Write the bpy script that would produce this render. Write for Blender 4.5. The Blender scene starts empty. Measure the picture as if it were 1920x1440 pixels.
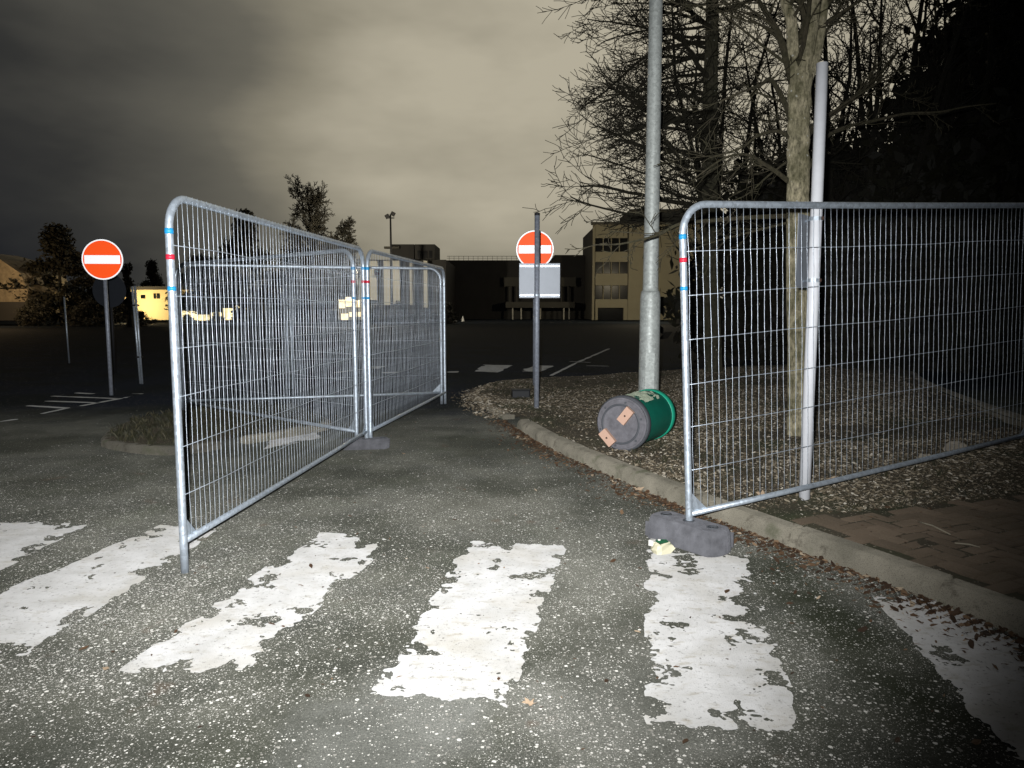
import bpy, math, random
import numpy as np
from mathutils import Vector, Matrix

random.seed(7); np.random.seed(7)
SC = bpy.context.scene
COL = SC.collection
R = math.radians

# ------------------------------------------------------------------ camera
FPX, CAMH = 1380.0, 1.40
PITCH = math.atan(142 / FPX)
cam = bpy.data.cameras.new('camera'); camo = bpy.data.objects.new('camera', cam); COL.objects.link(camo)
camo.location = (0, 0, CAMH); camo.rotation_euler = (math.pi / 2 - PITCH, 0, 0)
cam.sensor_width = 36; cam.lens = 36 * FPX / 1920; cam.clip_start = 0.05; cam.clip_end = 1500
SC.camera = camo
SC.render.resolution_x, SC.render.resolution_y = 1024, 768

# ------------------------------------------------------------------ world: night cloud lit by the town
W = bpy.data.worlds.new('World'); SC.world = W; W.use_nodes = True
nt = W.node_tree; nt.nodes.clear()
def N(t, typ, **kw):
    n = t.nodes.new(typ)
    for k, v in kw.items():
        if k.startswith('_'): setattr(n, k[1:], v)
        else: n.inputs[k.replace('__', ' ')].default_value = v
    return n
wo = N(nt, 'ShaderNodeOutputWorld'); bg = N(nt, 'ShaderNodeBackground'); bg.inputs['Strength'].default_value = 1.0
tc = N(nt, 'ShaderNodeTexCoord')
mp = N(nt, 'ShaderNodeMapping'); mp.inputs['Scale'].default_value = (1.0, 1.0, 2.6)
nz = N(nt, 'ShaderNodeTexNoise', Scale=1.9, Detail=5.0, Roughness=0.55)
nt.links.new(tc.outputs['Generated'], mp.inputs['Vector']); nt.links.new(mp.outputs['Vector'], nz.inputs['Vector'])
gd = Vector((0.20, 1.0, 0.36)).normalized()
dp = N(nt, 'ShaderNodeVectorMath', _operation='DOT_PRODUCT'); dp.inputs[1].default_value = gd
nt.links.new(tc.outputs['Generated'], dp.inputs[0])
m1 = N(nt, 'ShaderNodeMapRange', _clamp=False); m1.inputs['From Min'].default_value = 0.53; m1.inputs['From Max'].default_value = 1.0
nt.links.new(dp.outputs['Value'], m1.inputs['Value'])
m2 = N(nt, 'ShaderNodeMath', _operation='MULTIPLY_ADD'); m2.inputs[1].default_value = 0.75; m2.inputs[2].default_value = -0.365
nt.links.new(nz.outputs['Fac'], m2.inputs[0])
m3 = N(nt, 'ShaderNodeMath', _operation='ADD'); nt.links.new(m1.outputs['Result'], m3.inputs[0]); nt.links.new(m2.outputs[0], m3.inputs[1])
cr = N(nt, 'ShaderNodeValToRGB'); e = cr.color_ramp.elements
e[0].position = 0.0; e[0].color = (0.012, 0.013, 0.016, 1)
e[1].position = 1.0; e[1].color = (0.45, 0.41, 0.315, 1)
for p, c in ((0.2, (0.034, 0.034, 0.032, 1)), (0.4, (0.082, 0.079, 0.067, 1)), (0.6, (0.130, 0.122, 0.098, 1)), (0.78, (0.25, 0.228, 0.172, 1))):
    k = e.new(p); k.color = c
bd_ = Vector((-0.66, 1.0, 0.15)).normalized()
d2 = N(nt, 'ShaderNodeVectorMath', _operation='DOT_PRODUCT'); d2.inputs[1].default_value = bd_
nt.links.new(tc.outputs['Generated'], d2.inputs[0])
m4 = N(nt, 'ShaderNodeMapRange', _interpolation_type='SMOOTHSTEP')
for kk, vv in (('From Min', .91), ('From Max', 1.0), ('To Min', 0.0), ('To Max', -.24)): m4.inputs[kk].default_value = vv
nt.links.new(d2.outputs['Value'], m4.inputs['Value'])
m5 = N(nt, 'ShaderNodeMath', _operation='ADD'); nt.links.new(m3.outputs[0], m5.inputs[0]); nt.links.new(m4.outputs[0], m5.inputs[1])
nt.links.new(m5.outputs[0], cr.inputs['Fac'])
nt.links.new(cr.outputs['Color'], bg.inputs['Color']); nt.links.new(bg.outputs[0], wo.inputs['Surface'])

# ------------------------------------------------------------------ the torch beside the phone's lens, the light the photograph was taken with
tl = bpy.data.lights.new('phone_torch', 'SPOT'); tl.energy = 3000; tl.color = (0.97, 0.985, 1.0)
tl.spot_size = R(99); tl.spot_blend = 1.0; tl.shadow_soft_size = 0.02
tlo = bpy.data.objects.new('phone_torch', tl); COL.objects.link(tlo)
tl.use_nodes = True; _t = tl.node_tree; _e = _t.nodes.get('Emission'); _f = _t.nodes.new('ShaderNodeLightFalloff')
_f.inputs['Strength'].default_value = 1.0; _f.inputs['Smooth'].default_value = 13.0; _t.links.new(_f.outputs['Quadratic'], _e.inputs['Strength'])
tlo.location = (-0.07, -0.03, 1.48); tlo.rotation_euler = (math.pi / 2 - R(3.5), 0, R(9))

SC.view_settings.view_transform = 'Standard'; SC.view_settings.look = 'None'
SC.view_settings.exposure = 0.0; SC.view_settings.gamma = 1.0
SC.render.engine = 'CYCLES'

# ------------------------------------------------------------------ helpers
CP, SP = math.cos(PITCH), math.sin(PITCH)
def ray(px, py):
    a = (px - 960) / FPX; b = (720 - py) / FPX
    return Vector((a, CP + b * SP, -SP + b * CP))
def gp(px, py, z=0.0):
    d = ray(px, py); t = (z - CAMH) / d.z
    return Vector((d.x * t, d.y * t, z))
def at(px, py, Y):
    d = ray(px, py); t = Y / d.y
    return Vector((d.x * t, Y, CAMH + d.z * t))

class MB:
    def __init__(s): s.v = []; s.f = []
    def add(s, vs, fs):
        o = len(s.v); s.v += [tuple(v) for v in vs]; s.f += [tuple(i + o for i in f) for f in fs]; return s
    def box(s, c, size, rz=0.0, m=None):
        x, y, z = (k / 2 for k in size); vs = []
        M = Matrix.Rotation(rz, 3, 'Z') if m is None else m
        for i in (-1, 1):
            for j in (-1, 1):
                for k in (-1, 1): vs.append(M @ Vector((i * x, j * y, k * z)) + Vector(c))
        return s.add(vs, [(0, 1, 3, 2), (4, 6, 7, 5), (0, 4, 5, 1), (2, 3, 7, 6), (0, 2, 6, 4), (1, 5, 7, 3)])
    def b2(s, x0, x1, y0, y1, z0, z1):
        return s.box(((x0 + x1) / 2, (y0 + y1) / 2, (z0 + z1) / 2), (x1 - x0, y1 - y0, z1 - z0))
    def tube(s, pts, rad, n=8, caps=True):
        pts = [Vector(p) for p in pts]; k = len(pts)
        if not hasattr(rad, '__len__'): rad = [rad] * k
        o = len(s.v); up = None
        for i in range(k):
            t = (pts[min(i + 1, k - 1)] - pts[max(i - 1, 0)]).normalized()
            if up is None: up = Vector((0, 0, 1)) if abs(t.z) < .9 else Vector((1, 0, 0))
            a = t.cross(up)
            if a.length < 1e-5: a = t.orthogonal()
            a.normalize(); b = a.cross(t); up = b
            for j in range(n):
                q = 2 * math.pi * j / n; p = pts[i] + (a * math.cos(q) + b * math.sin(q)) * rad[i]
                s.v.append((p.x, p.y, p.z))
        for i in range(k - 1):
            for j in range(n):
                j2 = (j + 1) % n
                s.f.append((o + i * n + j, o + i * n + j2, o + (i + 1) * n + j2, o + (i + 1) * n + j))
        if caps:
            s.f.append(tuple(o + j for j in range(n))[::-1]); s.f.append(tuple(o + (k - 1) * n + j for j in range(n)))
        return s
    def lathe(s, prof, n=32, m=Matrix.Identity(4), caps=True):
        o = len(s.v)
        for (r, z) in prof:
            for j in range(n):
                q = 2 * math.pi * j / n; s.v.append(tuple(m @ Vector((r * math.cos(q), r * math.sin(q), z))))
        for i in range(len(prof) - 1):
            for j in range(n):
                j2 = (j + 1) % n
                s.f.append((o + i * n + j, o + i * n + j2, o + (i + 1) * n + j2, o + (i + 1) * n + j))
        if caps:
            s.f.append(tuple(o + j for j in range(n))[::-1]); s.f.append(tuple(o + (len(prof) - 1) * n + j for j in range(n)))
        return s
    def prism(s, poly, h, m=Matrix.Identity(4)):
        n = len(poly)
        vs = [m @ Vector((x, y, 0)) for x, y in poly] + [m @ Vector((x, y, h)) for x, y in poly]
        fs = [tuple(range(n))[::-1], tuple(range(n, 2 * n))] + [(i, (i + 1) % n, n + (i + 1) % n, n + i) for i in range(n)]
        return s.add(vs, fs)
    def mesh(s, name, smooth=False):
        me = bpy.data.meshes.new(name); me.from_pydata(s.v, [], s.f)
        if smooth: me.polygons.foreach_set('use_smooth', [True] * len(me.polygons))
        me.update(); return me
    def build(s, name, mat, parent=None, smooth=False, bevel=0.0):
        return put(name, s.mesh(name, smooth), mat, parent, bevel)

def put(name, me, mat, parent=None, bevel=0.0):
    if mat is not None and not me.materials: me.materials.append(mat)
    o = bpy.data.objects.new(name, me); COL.objects.link(o)
    if parent is not None: o.parent = parent
    if bevel:
        b = o.modifiers.new('bevel', 'BEVEL'); b.width = bevel; b.segments = 2; b.limit_method = 'ANGLE'; b.angle_limit = R(35)
    return o
def tag(o, label=None, cat=None, group=None, kind=None):
    if label: o['label'] = label
    if cat: o['category'] = cat
    if group: o['group'] = group
    if kind: o['kind'] = kind
    return o
def thing(name, label, cat, loc=(0, 0, 0), rz=0, group=None):
    o = bpy.data.objects.new(name, None); COL.objects.link(o); o.empty_display_size = .2
    o.location = loc; o.rotation_euler = (0, 0, rz)
    return tag(o, label, cat, group)
def copy_tree(o, parent=None):
    c = o.copy(); COL.objects.link(c); c.parent = parent
    for ch in list(o.children): copy_tree(ch, c)
    return c

# value noise (for ragged paint and uneven ground)
def _h(ix, iy, s):
    n = (ix.astype(np.int64) * 374761393 + iy.astype(np.int64) * 668265263 + s * 982451653) & 0x7fffffff
    n = ((n ^ (n >> 13)) * 1274126177) & 0x7fffffff
    n = n ^ (n >> 16)
    return (n & 0xffff) / 65535.0
def vnoise(x, y, s=0):
    x = np.asarray(x, float); y = np.asarray(y, float)
    ix = np.floor(x); iy = np.floor(y); fx = x - ix; fy = y - iy
    fx = fx * fx * (3 - 2 * fx); fy = fy * fy * (3 - 2 * fy)
    a = _h(ix, iy, s); b = _h(ix + 1, iy, s); c = _h(ix, iy + 1, s); d = _h(ix + 1, iy + 1, s)
    return (a * (1 - fx) + b * fx) * (1 - fy) + (c * (1 - fx) + d * fx) * fy
def fbm(x, y, s=0, o=4):
    t = 0; a = .5; 
    for k in range(o): t = t + a * vnoise(x * 2 ** k, y * 2 ** k, s + k * 17); a *= .5
    return t
def inpoly(x, y, poly):
    x = np.asarray(x, float); y = np.asarray(y, float); r = np.zeros(x.shape, bool); n = len(poly)
    for i in range(n):
        x0, y0 = poly[i][:2]; x1, y1 = poly[(i + 1) % n][:2]
        c = ((y0 > y) != (y1 > y)) & (x < (x1 - x0) * (y - y0) / ((y1 - y0) or 1e-9) + x0)
        r ^= c
    return r
def segdist(x, y, line):
    d = np.full(np.shape(x), 1e9)
    for (a, b) in zip(line[:-1], line[1:]):
        vx, vy = b[0] - a[0], b[1] - a[1]; l = vx * vx + vy * vy
        t = np.clip(((x - a[0]) * vx + (y - a[1]) * vy) / l, 0, 1)
        d = np.minimum(d, np.hypot(x - a[0] - t * vx, y - a[1] - t * vy))
    return d

# ------------------------------------------------------------------ materials
class Mat:
    def __init__(s, name):
        s.m = bpy.data.materials.new(name); s.m.use_nodes = True; s.t = s.m.node_tree; s.t.nodes.clear()
        s.out = N(s.t, 'ShaderNodeOutputMaterial'); s.b = N(s.t, 'ShaderNodeBsdfPrincipled')
        s.t.links.new(s.b.outputs[0], s.out.inputs['Surface']); s.c = N(s.t, 'ShaderNodeTexCoord')
    def l(s, a, b): s.t.links.new(a, b)
    def noise(s, scale, detail=4.0, rough=.55, vec=None):
        n = N(s.t, 'ShaderNodeTexNoise', Scale=scale, Detail=detail, Roughness=rough)
        s.l(vec or s.c.outputs['Object'], n.inputs['Vector']); return n.outputs['Fac']
    def vor(s, scale, vec=None, rnd=1.0):
        n = N(s.t, 'ShaderNodeTexVoronoi', Scale=scale, Randomness=rnd)
        s.l(vec or s.c.outputs['Object'], n.inputs['Vector']); return n
    def ramp(s, fac, *stops):
        n = N(s.t, 'ShaderNodeValToRGB'); e = n.color_ramp.elements
        while len(e) > len(stops): e.remove(e[-1])
        while len(e) < len(stops): e.new(0.5)
        for k, (p, c) in zip(e, stops):
            k.position = p; k.color = (*c, 1) if hasattr(c, '__len__') else (c, c, c, 1)
        s.l(fac, n.inputs['Fac']); return n.outputs['Color']
    def mix(s, fac, a, b, mode='MIX'):
        n = N(s.t, 'ShaderNodeMix', _data_type='RGBA', _blend_type=mode)
        for i, x in ((0, fac), (6, a), (7, b)):
            if hasattr(x, 'node'): s.l(x, n.inputs[i])
            elif hasattr(x, '__len__'): n.inputs[i].default_value = (*x, 1)
            else: n.inputs[i].default_value = x
        return n.outputs[2]
    def math(s, op, a, b=0.0, c=None):
        n = N(s.t, 'ShaderNodeMath', _operation=op)
        for i, x in ((0, a), (1, b)) + (((2, c),) if c is not None else ()):
            if hasattr(x, 'node'): s.l(x, n.inputs[i])
            else: n.inputs[i].default_value = x
        return n.outputs[0]
    def col(s, x):
        if hasattr(x, 'node'): s.l(x, s.b.inputs['Base Color'])
        else: s.b.inputs['Base Color'].default_value = (*x, 1)
    def set(s, **k):
        for a, v in k.items():
            i = s.b.inputs[a.replace('_', ' ')]
            if hasattr(v, 'node'): s.l(v, i)
            else: i.default_value = v
        return s
    def bump(s, h, strength=.5, dist=.01):
        n = N(s.t, 'ShaderNodeBump', Strength=strength, Distance=dist); s.l(h, n.inputs['Height'])
        s.l(n.outputs[0], s.b.inputs['Normal']); return n
    def rand(s):
        g = N(s.t, 'ShaderNodeNewGeometry'); return g.outputs['Random Per Island']
    def objrand(s):
        g = N(s.t, 'ShaderNodeObjectInfo'); return g.outputs['Random']

M = {}
def simple(name, col, rough=.7, metal=0.0, var=.25, scale=8.0, bump=0.0, diff=0.0):
    m = Mat(name); n = m.noise(scale, 5)
    m.col(m.mix(n, tuple(c * (1 - var) for c in col), tuple(min(1, c * (1 + var)) for c in col)))
    m.set(Roughness=rough, Metallic=metal)
    if diff: m.b.inputs['Diffuse Roughness'].default_value = diff
    if bump: m.bump(m.noise(scale * 6, 6), bump, .01)
    M[name] = m.m; return m

def mk_asphalt(name, crumbs=True):
    m = Mat(name)
    mid = m.noise(2.6, 5); fine = m.noise(90, 3); xyz = N(m.t, 'ShaderNodeSeparateXYZ'); m.l(m.c.outputs['Object'], xyz.inputs[0])
    warp = m.noise(2.2, 6, .65)
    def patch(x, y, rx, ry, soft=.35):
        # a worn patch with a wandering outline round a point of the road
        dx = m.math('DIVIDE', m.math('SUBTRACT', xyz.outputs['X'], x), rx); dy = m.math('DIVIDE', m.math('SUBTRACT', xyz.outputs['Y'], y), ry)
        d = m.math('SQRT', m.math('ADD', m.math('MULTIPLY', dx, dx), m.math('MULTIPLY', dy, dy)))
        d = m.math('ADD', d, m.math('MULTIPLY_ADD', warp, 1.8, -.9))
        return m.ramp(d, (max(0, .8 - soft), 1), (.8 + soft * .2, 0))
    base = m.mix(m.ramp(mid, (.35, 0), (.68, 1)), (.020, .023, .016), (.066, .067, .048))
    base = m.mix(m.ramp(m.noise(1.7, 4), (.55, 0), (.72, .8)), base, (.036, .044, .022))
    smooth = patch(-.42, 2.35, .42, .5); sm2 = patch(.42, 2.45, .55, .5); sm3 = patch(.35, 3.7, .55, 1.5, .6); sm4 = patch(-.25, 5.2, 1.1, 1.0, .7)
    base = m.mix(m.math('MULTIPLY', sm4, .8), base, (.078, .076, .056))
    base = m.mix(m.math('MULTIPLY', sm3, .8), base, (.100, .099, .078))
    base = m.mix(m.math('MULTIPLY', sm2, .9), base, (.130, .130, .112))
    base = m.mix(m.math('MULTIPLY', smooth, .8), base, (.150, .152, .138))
    gr = m.vor(330); gs = N(m.t, 'ShaderNodeSeparateColor'); m.l(gr.outputs['Color'], gs.inputs[0])
    base = m.mix(m.ramp(gs.outputs[0], (.0, .75), (.45, 0)), base, (.018, .018, .016))
    base = m.mix(m.ramp(gs.outputs[0], (.78, 0), (1, .55)), base, (.34, .33, .29))
    rust = m.math('MULTIPLY', m.ramp(m.noise(3.3, 3), (.66, 0), (.72, 1)), .55)
    base = m.mix(rust, base, (.085, .050, .030))
    base = m.mix(m.math('MULTIPLY', fine, .9), base, m.mix(.5, base, (.22, .215, .19)))
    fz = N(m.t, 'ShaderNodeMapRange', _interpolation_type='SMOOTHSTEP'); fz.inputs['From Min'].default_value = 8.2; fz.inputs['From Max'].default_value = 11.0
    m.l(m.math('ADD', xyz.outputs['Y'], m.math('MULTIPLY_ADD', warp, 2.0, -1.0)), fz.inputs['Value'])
    base = m.mix(fz.outputs[0], base, m.mix(mid, (.009, .012, .018), (.018, .022, .030)))  # night darkness painted into the asphalt: blue-black with distance
    stain = m.ramp(m.noise(.75, 5, .6), (.40, .75), (.56, 0)); base = m.mix(stain, base, m.mix(.35, (.012, .014, .008), base))
    dk = patch(1.45, 3.2, .35, 1.3, .6); base = m.mix(m.math('MULTIPLY', dk, .8), base, (.014, .017, .008))
    crumble = patch(-1.75, 3.3, 1.5, 1.15, .6)
    hsum = None; colr = base
    for sc, lo, hi in ((52, .26, .46), (95, .26, .46), (170, .24, .44)):
        v = m.vor(sc); sep = N(m.t, 'ShaderNodeSeparateColor'); m.l(v.outputs['Color'], sep.inputs[0])
        # only some cells hold a pale chip, and more of them where the crossing has crumbled
        dens = m.ramp(m.noise(1.35 + sc * .012, 4), (.36, .08 if sc < 60 else .2), (.62, .55 if sc < 60 else .9))
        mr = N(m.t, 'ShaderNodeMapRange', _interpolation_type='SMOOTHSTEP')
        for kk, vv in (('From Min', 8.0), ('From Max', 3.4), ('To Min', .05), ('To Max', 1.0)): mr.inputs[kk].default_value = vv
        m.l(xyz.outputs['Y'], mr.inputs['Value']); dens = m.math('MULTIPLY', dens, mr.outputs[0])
        dens = m.math('ADD', dens, m.math('MULTIPLY', crumble, .42))
        dens = m.math('MULTIPLY', dens, m.math('SUBTRACT', 1.0, m.math('MULTIPLY', smooth, .5))); dens = m.math('MULTIPLY', dens, m.math('SUBTRACT', 1.0, m.math('MULTIPLY', m.math('MAXIMUM', stain, dk), .6)))
        sel = m.math('LESS_THAN', sep.outputs[0], dens)
        rad = m.math('MULTIPLY_ADD', sep.outputs[1], hi - lo + .06, lo - .12)
        rag = m.math('ADD', v.outputs['Distance'], m.math('MULTIPLY_ADD', m.noise(sc * 3.0, 2), .3, -.15))
        disc = m.math('LESS_THAN', rag, rad)
        mask = m.math('MULTIPLY', sel, disc)
        stone = m.mix(sep.outputs[2], (.20, .19, .165), (.60, .58, .53))
        colr = m.mix(mask, colr, stone)
        hh = m.math('MULTIPLY', mask, 40.0 / sc); hsum = hh if hsum is None else m.math('ADD', hsum, hh)
    m.col(colr)
    h = m.math('ADD', m.math('MULTIPLY', fine, .6), hsum)
    m.bump(h, .55, .012); m.set(Roughness=.85); m.b.inputs['Diffuse Roughness'].default_value = 1.0
    m.b.inputs['Specular IOR Level'].default_value = .02
    M[name] = m.m
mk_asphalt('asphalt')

def mk_paint(name, a, b):
    m = Mat(name); n = m.noise(6, 6); n2 = m.noise(30, 5)
    c = m.mix(m.ramp(n, (.35, 0), (.65, 1)), a, b)
    c = m.mix(m.ramp(n2, (.60, 0), (.74, .5)), c, tuple(k * .72 for k in a))
    s = N(m.t, 'ShaderNodeMapping'); s.inputs['Scale'].default_value = (11, 22, 5); s.inputs['Rotation'].default_value = (0, 0, .15); m.l(m.c.outputs['Object'], s.inputs['Vector'])
    st = m.noise(1.0, 6, .65, s.outputs[0]); c = m.mix(m.ramp(st, (.55, 0), (.70, .75)), c, (.30, .27, .21))
    c = m.mix(m.ramp(m.noise(2.3, 5), (.50, 0), (.70, .55)), c, (.36, .33, .27))
    c = m.mix(m.ramp(m.noise(60, 5, .7), (.58, 0), (.68, .8)), c, (.13, .125, .11))
    m.col(c); m.set(Roughness=.8); m.b.inputs['Diffuse Roughness'].default_value = 1.0
    m.bump(m.noise(160, 6, .7), .8, .006); M[name] = m.m
mk_paint('road_paint', (.44, .43, .41), (.55, .54, .525))
mk_paint('old_paint', (.40, .40, .38), (.56, .56, .54))

def mk_kerb(name='kerb_concrete', k=1.0):
    m = Mat(name); n = m.noise(3, 6); f = m.noise(140, 3)
    c = m.mix(m.ramp(n, (.35, 0), (.65, 1)), (.095 * k, .085 * k, .06 * k), (.235 * k, .21 * k, .16 * k)); c = m.mix(m.math('MULTIPLY', f, .7), c, m.mix(.5, c, (.45, .42, .34)))
    v = m.vor(160); c = m.mix(m.math('LESS_THAN', v.outputs['Distance'], .22), c, (.05, .045, .035))
    c = m.mix(m.ramp(m.noise(5, 5), (.56, 0), (.7, .65)), c, (.055, .065, .028))
    m.col(c); m.set(Roughness=.9); m.b.inputs['Diffuse Roughness'].default_value = 1.0
    c = m.mix(m.ramp(m.noise(9, 6, .7), (.55, 0), (.68, .7)), c, (.045, .036, .024)); m.col(c)
    m.bump(m.noise(90, 6), .9, .010); M[name] = m.m
mk_kerb(); mk_kerb('kerb_dark', .32)
def mk_soil():
    m = Mat('soil'); n = m.noise(4, 6); v = m.vor(70)
    c = m.mix(n, (.030, .024, .015), (.10, .082, .050))
    c = m.mix(m.ramp(m.noise(1.6, 4), (.5, 0), (.66, .8)), c, (.038, .046, .018))
    sep = N(m.t, 'ShaderNodeSeparateColor'); m.l(v.outputs['Color'], sep.inputs[0])
    c = m.mix(m.math('MULTIPLY', m.math('LESS_THAN', sep.outputs[0], .22), m.math('LESS_THAN', v.outputs['Distance'], .36)), c, (.30, .26, .19))
    m.col(c); m.set(Roughness=.95); m.b.inputs['Diffuse Roughness'].default_value = 1.0
    m.bump(m.noise(60, 8, .7), 1.0, .02); M['soil'] = m.m
mk_soil()
def mk_leaf(name, *stops):
    m = Mat(name); c = m.ramp(m.rand(), *stops); c = m.mix(m.noise(40, 3), c, m.mix(.4, c, (.05, .03, .015)))
    m.col(c); m.set(Roughness=.7); m.b.inputs['Diffuse Roughness'].default_value = .6; M[name] = m.m
mk_leaf('dead_leaf', (0, (.06, .046, .029)), (.3, (.15, .12, .078)), (.55, (.28, .23, .155)), (.78, (.48, .41, .30)), (1, (.78, .72, .61)))
mk_leaf('gutter_leaf', (0, (.022, .011, .006)), (.5, (.06, .030, .014)), (.8, (.13, .072, .036)), (.94, (.26, .17, .10)), (1, (.5, .40, .28)))
mk_leaf('pale_leaf', (0, (.42, .30, .19)), (1, (.62, .47, .33)))
mk_leaf('grass_blade', (0, (.012, .016, .006)), (.7, (.03, .034, .014)), (1, (.10, .09, .05)))
mk_leaf('evergreen', (0, (.004, .006, .003)), (1, (.014, .018, .008)))
def mk_brick():
    m = Mat('paver'); r = m.objrand(); c = m.ramp(r, (0, (.060, .041, .027)), (.5, (.088, .060, .040)), (1, (.115, .082, .056)))
    g = N(m.t, 'ShaderNodeNewGeometry'); P = g.outputs['Position']
    c = m.mix(m.ramp(m.noise(2.2, 5, .6, P), (.42, 0), (.66, .85)), c, (.035, .024, .013))
    c = m.mix(m.math('MULTIPLY', m.noise(120, 3, .5, P), .5), c, (.20, .16, .11))
    m.col(c); m.set(Roughness=.92); m.b.inputs['Diffuse Roughness'].default_value = 1.0
    m.bump(m.noise(80, 6, .6, P), .6, .006); M['paver'] = m.m
mk_brick()
def mk_galv(name, base, metal, rough, spec=.5):
    m = Mat(name); v = m.vor(45); n = m.noise(14, 5); sep = N(m.t, 'ShaderNodeSeparateColor'); m.l(v.outputs['Color'], sep.inputs[0])
    c = m.mix(sep.outputs[0], tuple(k * .8 for k in base), tuple(min(1, k * 1.12) for k in base))
    c = m.mix(m.ramp(n, (.55, 0), (.75, .6)), c, tuple(k * .55 for k in base))
    m.col(c); m.set(Metallic=metal, Roughness=m.math('MULTIPLY_ADD', sep.outputs[1], .15, rough)); M[name] = m.m
mk_galv('galvanised', (.66, .74, .82), .62, .34)
mk_galv('wire_steel', (.70, .77, .85), .6, .36)
mk_galv('lamp_steel', (.50, .53, .50), .2, .48)
mk_galv('post_steel', (.36, .39, .45), .25, .42)
simple('white_post', (.80, .81, .84), .45, 0, .12, 18, .05)
simple('plate_back', (.34, .365, .40), .5, .2, .12, 6)
simple('dark_plate', (.035, .04, .05), .6, 0, .2, 6)
simple('blue_tape', (.02, .30, .62), .5); simple('red_tape', (.62, .02, .05), .5)
simple('rubber_block', (.115, .115, .125), .85, 0, .75, 14, .9, 1.0)
simple('bin_green', (.008, .17, .115), .42, 0, .25, 9, .1)
simple('bin_rim', (.02, .42, .26), .4, 0, .15, 6)
simple('bin_grey', (.17, .165, .18), .8, 0, .6, 18, .5, .6)
simple('bin_dark', (.085, .09, .10), .6, 0, .3, 10, .2)
simple('pink_wood', (.66, .42, .31), .75, 0, .12, 12, .15)
simple('bolt_dark', (.06, .03, .02), .7)
simple('black_plastic', (.012, .013, .016), .6)
simple('sludge', (.30, .34, .25), .9, 0, .5, 25, .5, 1.0)
simple('litter_card', (.66, .62, .44), .6, 0, .12, 12); simple('litter_white', (.78, .76, .70), .6); simple('litter_green', (.02, .16, .07), .5)
simple('rubble_stone', (.34, .30, .24), .9, 0, .3, 14, .6, 1.0)
simple('twig_pale', (.34, .30, .22), .85, 0, .3, 20, .4)
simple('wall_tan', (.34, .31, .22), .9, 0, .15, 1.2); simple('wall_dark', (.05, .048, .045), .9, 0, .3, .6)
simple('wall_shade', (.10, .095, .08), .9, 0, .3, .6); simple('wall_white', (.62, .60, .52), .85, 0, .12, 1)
simple('glass_dark', (.008, .009, .011), .25).b.inputs['Specular IOR Level'].default_value = .15; simple('metal_dark', (.03, .03, .032), .6, .3)
simple('wall_cream', (.72, .60, .34), .85, 0, .1, 1); simple('roughcast', (.34, .28, .19), .95, 0, .85, 2.5, 1.0)
simple('sign_maroon', (.20, .02, .03), .5); simple('cone_white', (.85, .85, .85), .5)
def mk_bark(name, tan, moss, amount, lichen):
    m = Mat(name)
    s = N(m.t, 'ShaderNodeMapping'); s.inputs['Scale'].default_value = (1, 1, .45); m.l(m.c.outputs['Object'], s.inputs['Vector'])
    n = m.noise(38, 8, .68, s.outputs[0]); n2 = m.noise(6, 6, .6)
    c = m.mix(m.ramp(n, (.36, 0), (.62, 1)), tuple(k * .35 for k in tan), tuple(k * 1.2 for k in tan))
    c = m.mix(m.ramp(n2, (.5 - amount * .3, 0), (.62, amount)), c, m.mix(n, tuple(k * .5 for k in moss), moss))
    v = m.vor(26); sp = N(m.t, 'ShaderNodeSeparateColor'); m.l(v.outputs['Color'], sp.inputs[0])
    c = m.mix(m.math('MULTIPLY', m.math('LESS_THAN', sp.outputs[0], lichen), m.math('LESS_THAN', m.math('ADD', v.outputs['Distance'], m.math('MULTIPLY', m.noise(70, 4), .5)), m.math('MULTIPLY_ADD', sp.outputs[1], .42, .18))), c, (.50, .49, .42))
    m.col(c); m.set(Roughness=.95); m.b.inputs['Diffuse Roughness'].default_value = 1.0
    m.bump(n, .9, .03); M[name] = m.m
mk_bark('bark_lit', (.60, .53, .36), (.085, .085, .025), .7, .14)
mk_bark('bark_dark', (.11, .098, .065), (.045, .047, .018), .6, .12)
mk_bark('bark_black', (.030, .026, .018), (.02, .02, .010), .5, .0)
mk_bark('twig_dark', (.040, .034, .022), (.03, .03, .012), .5, .0)
mk_bark('twig_bark', (.075, .062, .038), (.05, .05, .018), .5, .0)

def mk_retro(name, colr):
    # retroreflective sheeting: sends the torch's light back where it came from
    m = Mat(name); g = N(m.t, 'ShaderNodeNewGeometry')
    v = m.vor(55); n = m.noise(60, 2)
    gl = N(m.t, 'ShaderNodeBsdfAnisotropic', Roughness=.42)
    c = m.mix(m.math('MULTIPLY', n, .5), colr, tuple(k * .55 for k in colr)); m.l(c, gl.inputs['Color'])
    m.l(g.outputs['Incoming'], gl.inputs['Normal'])
    m.col(colr); m.set(Roughness=.5); mx = N(m.t, 'ShaderNodeMixShader', Fac=.35)
    m.l(m.b.outputs[0], mx.inputs[1]); m.l(gl.outputs[0], mx.inputs[2]); m.l(mx.outputs[0], m.out.inputs['Surface'])
    M[name] = m.m
mk_retro('retro_red', (.88, .085, .012)); mk_retro('retro_white', (.90, .90, .90))
def mk_glow(name, colr, st):
    m = Mat(name); m.col((.5, .4, .2)); n = m.noise(1.3, 3)
    m.b.inputs['Emission Color'].default_value = (*colr, 1)
    m.l(m.math('MULTIPLY', m.ramp(n, (.35, .35), (.65, 1)), st), m.b.inputs['Emission Strength']); M[name] = m.m
mk_glow('lit_window', (1.0, .84, .45), 2.2); mk_glow('lit_white', (1.0, .90, .66), 1.6)

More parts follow.
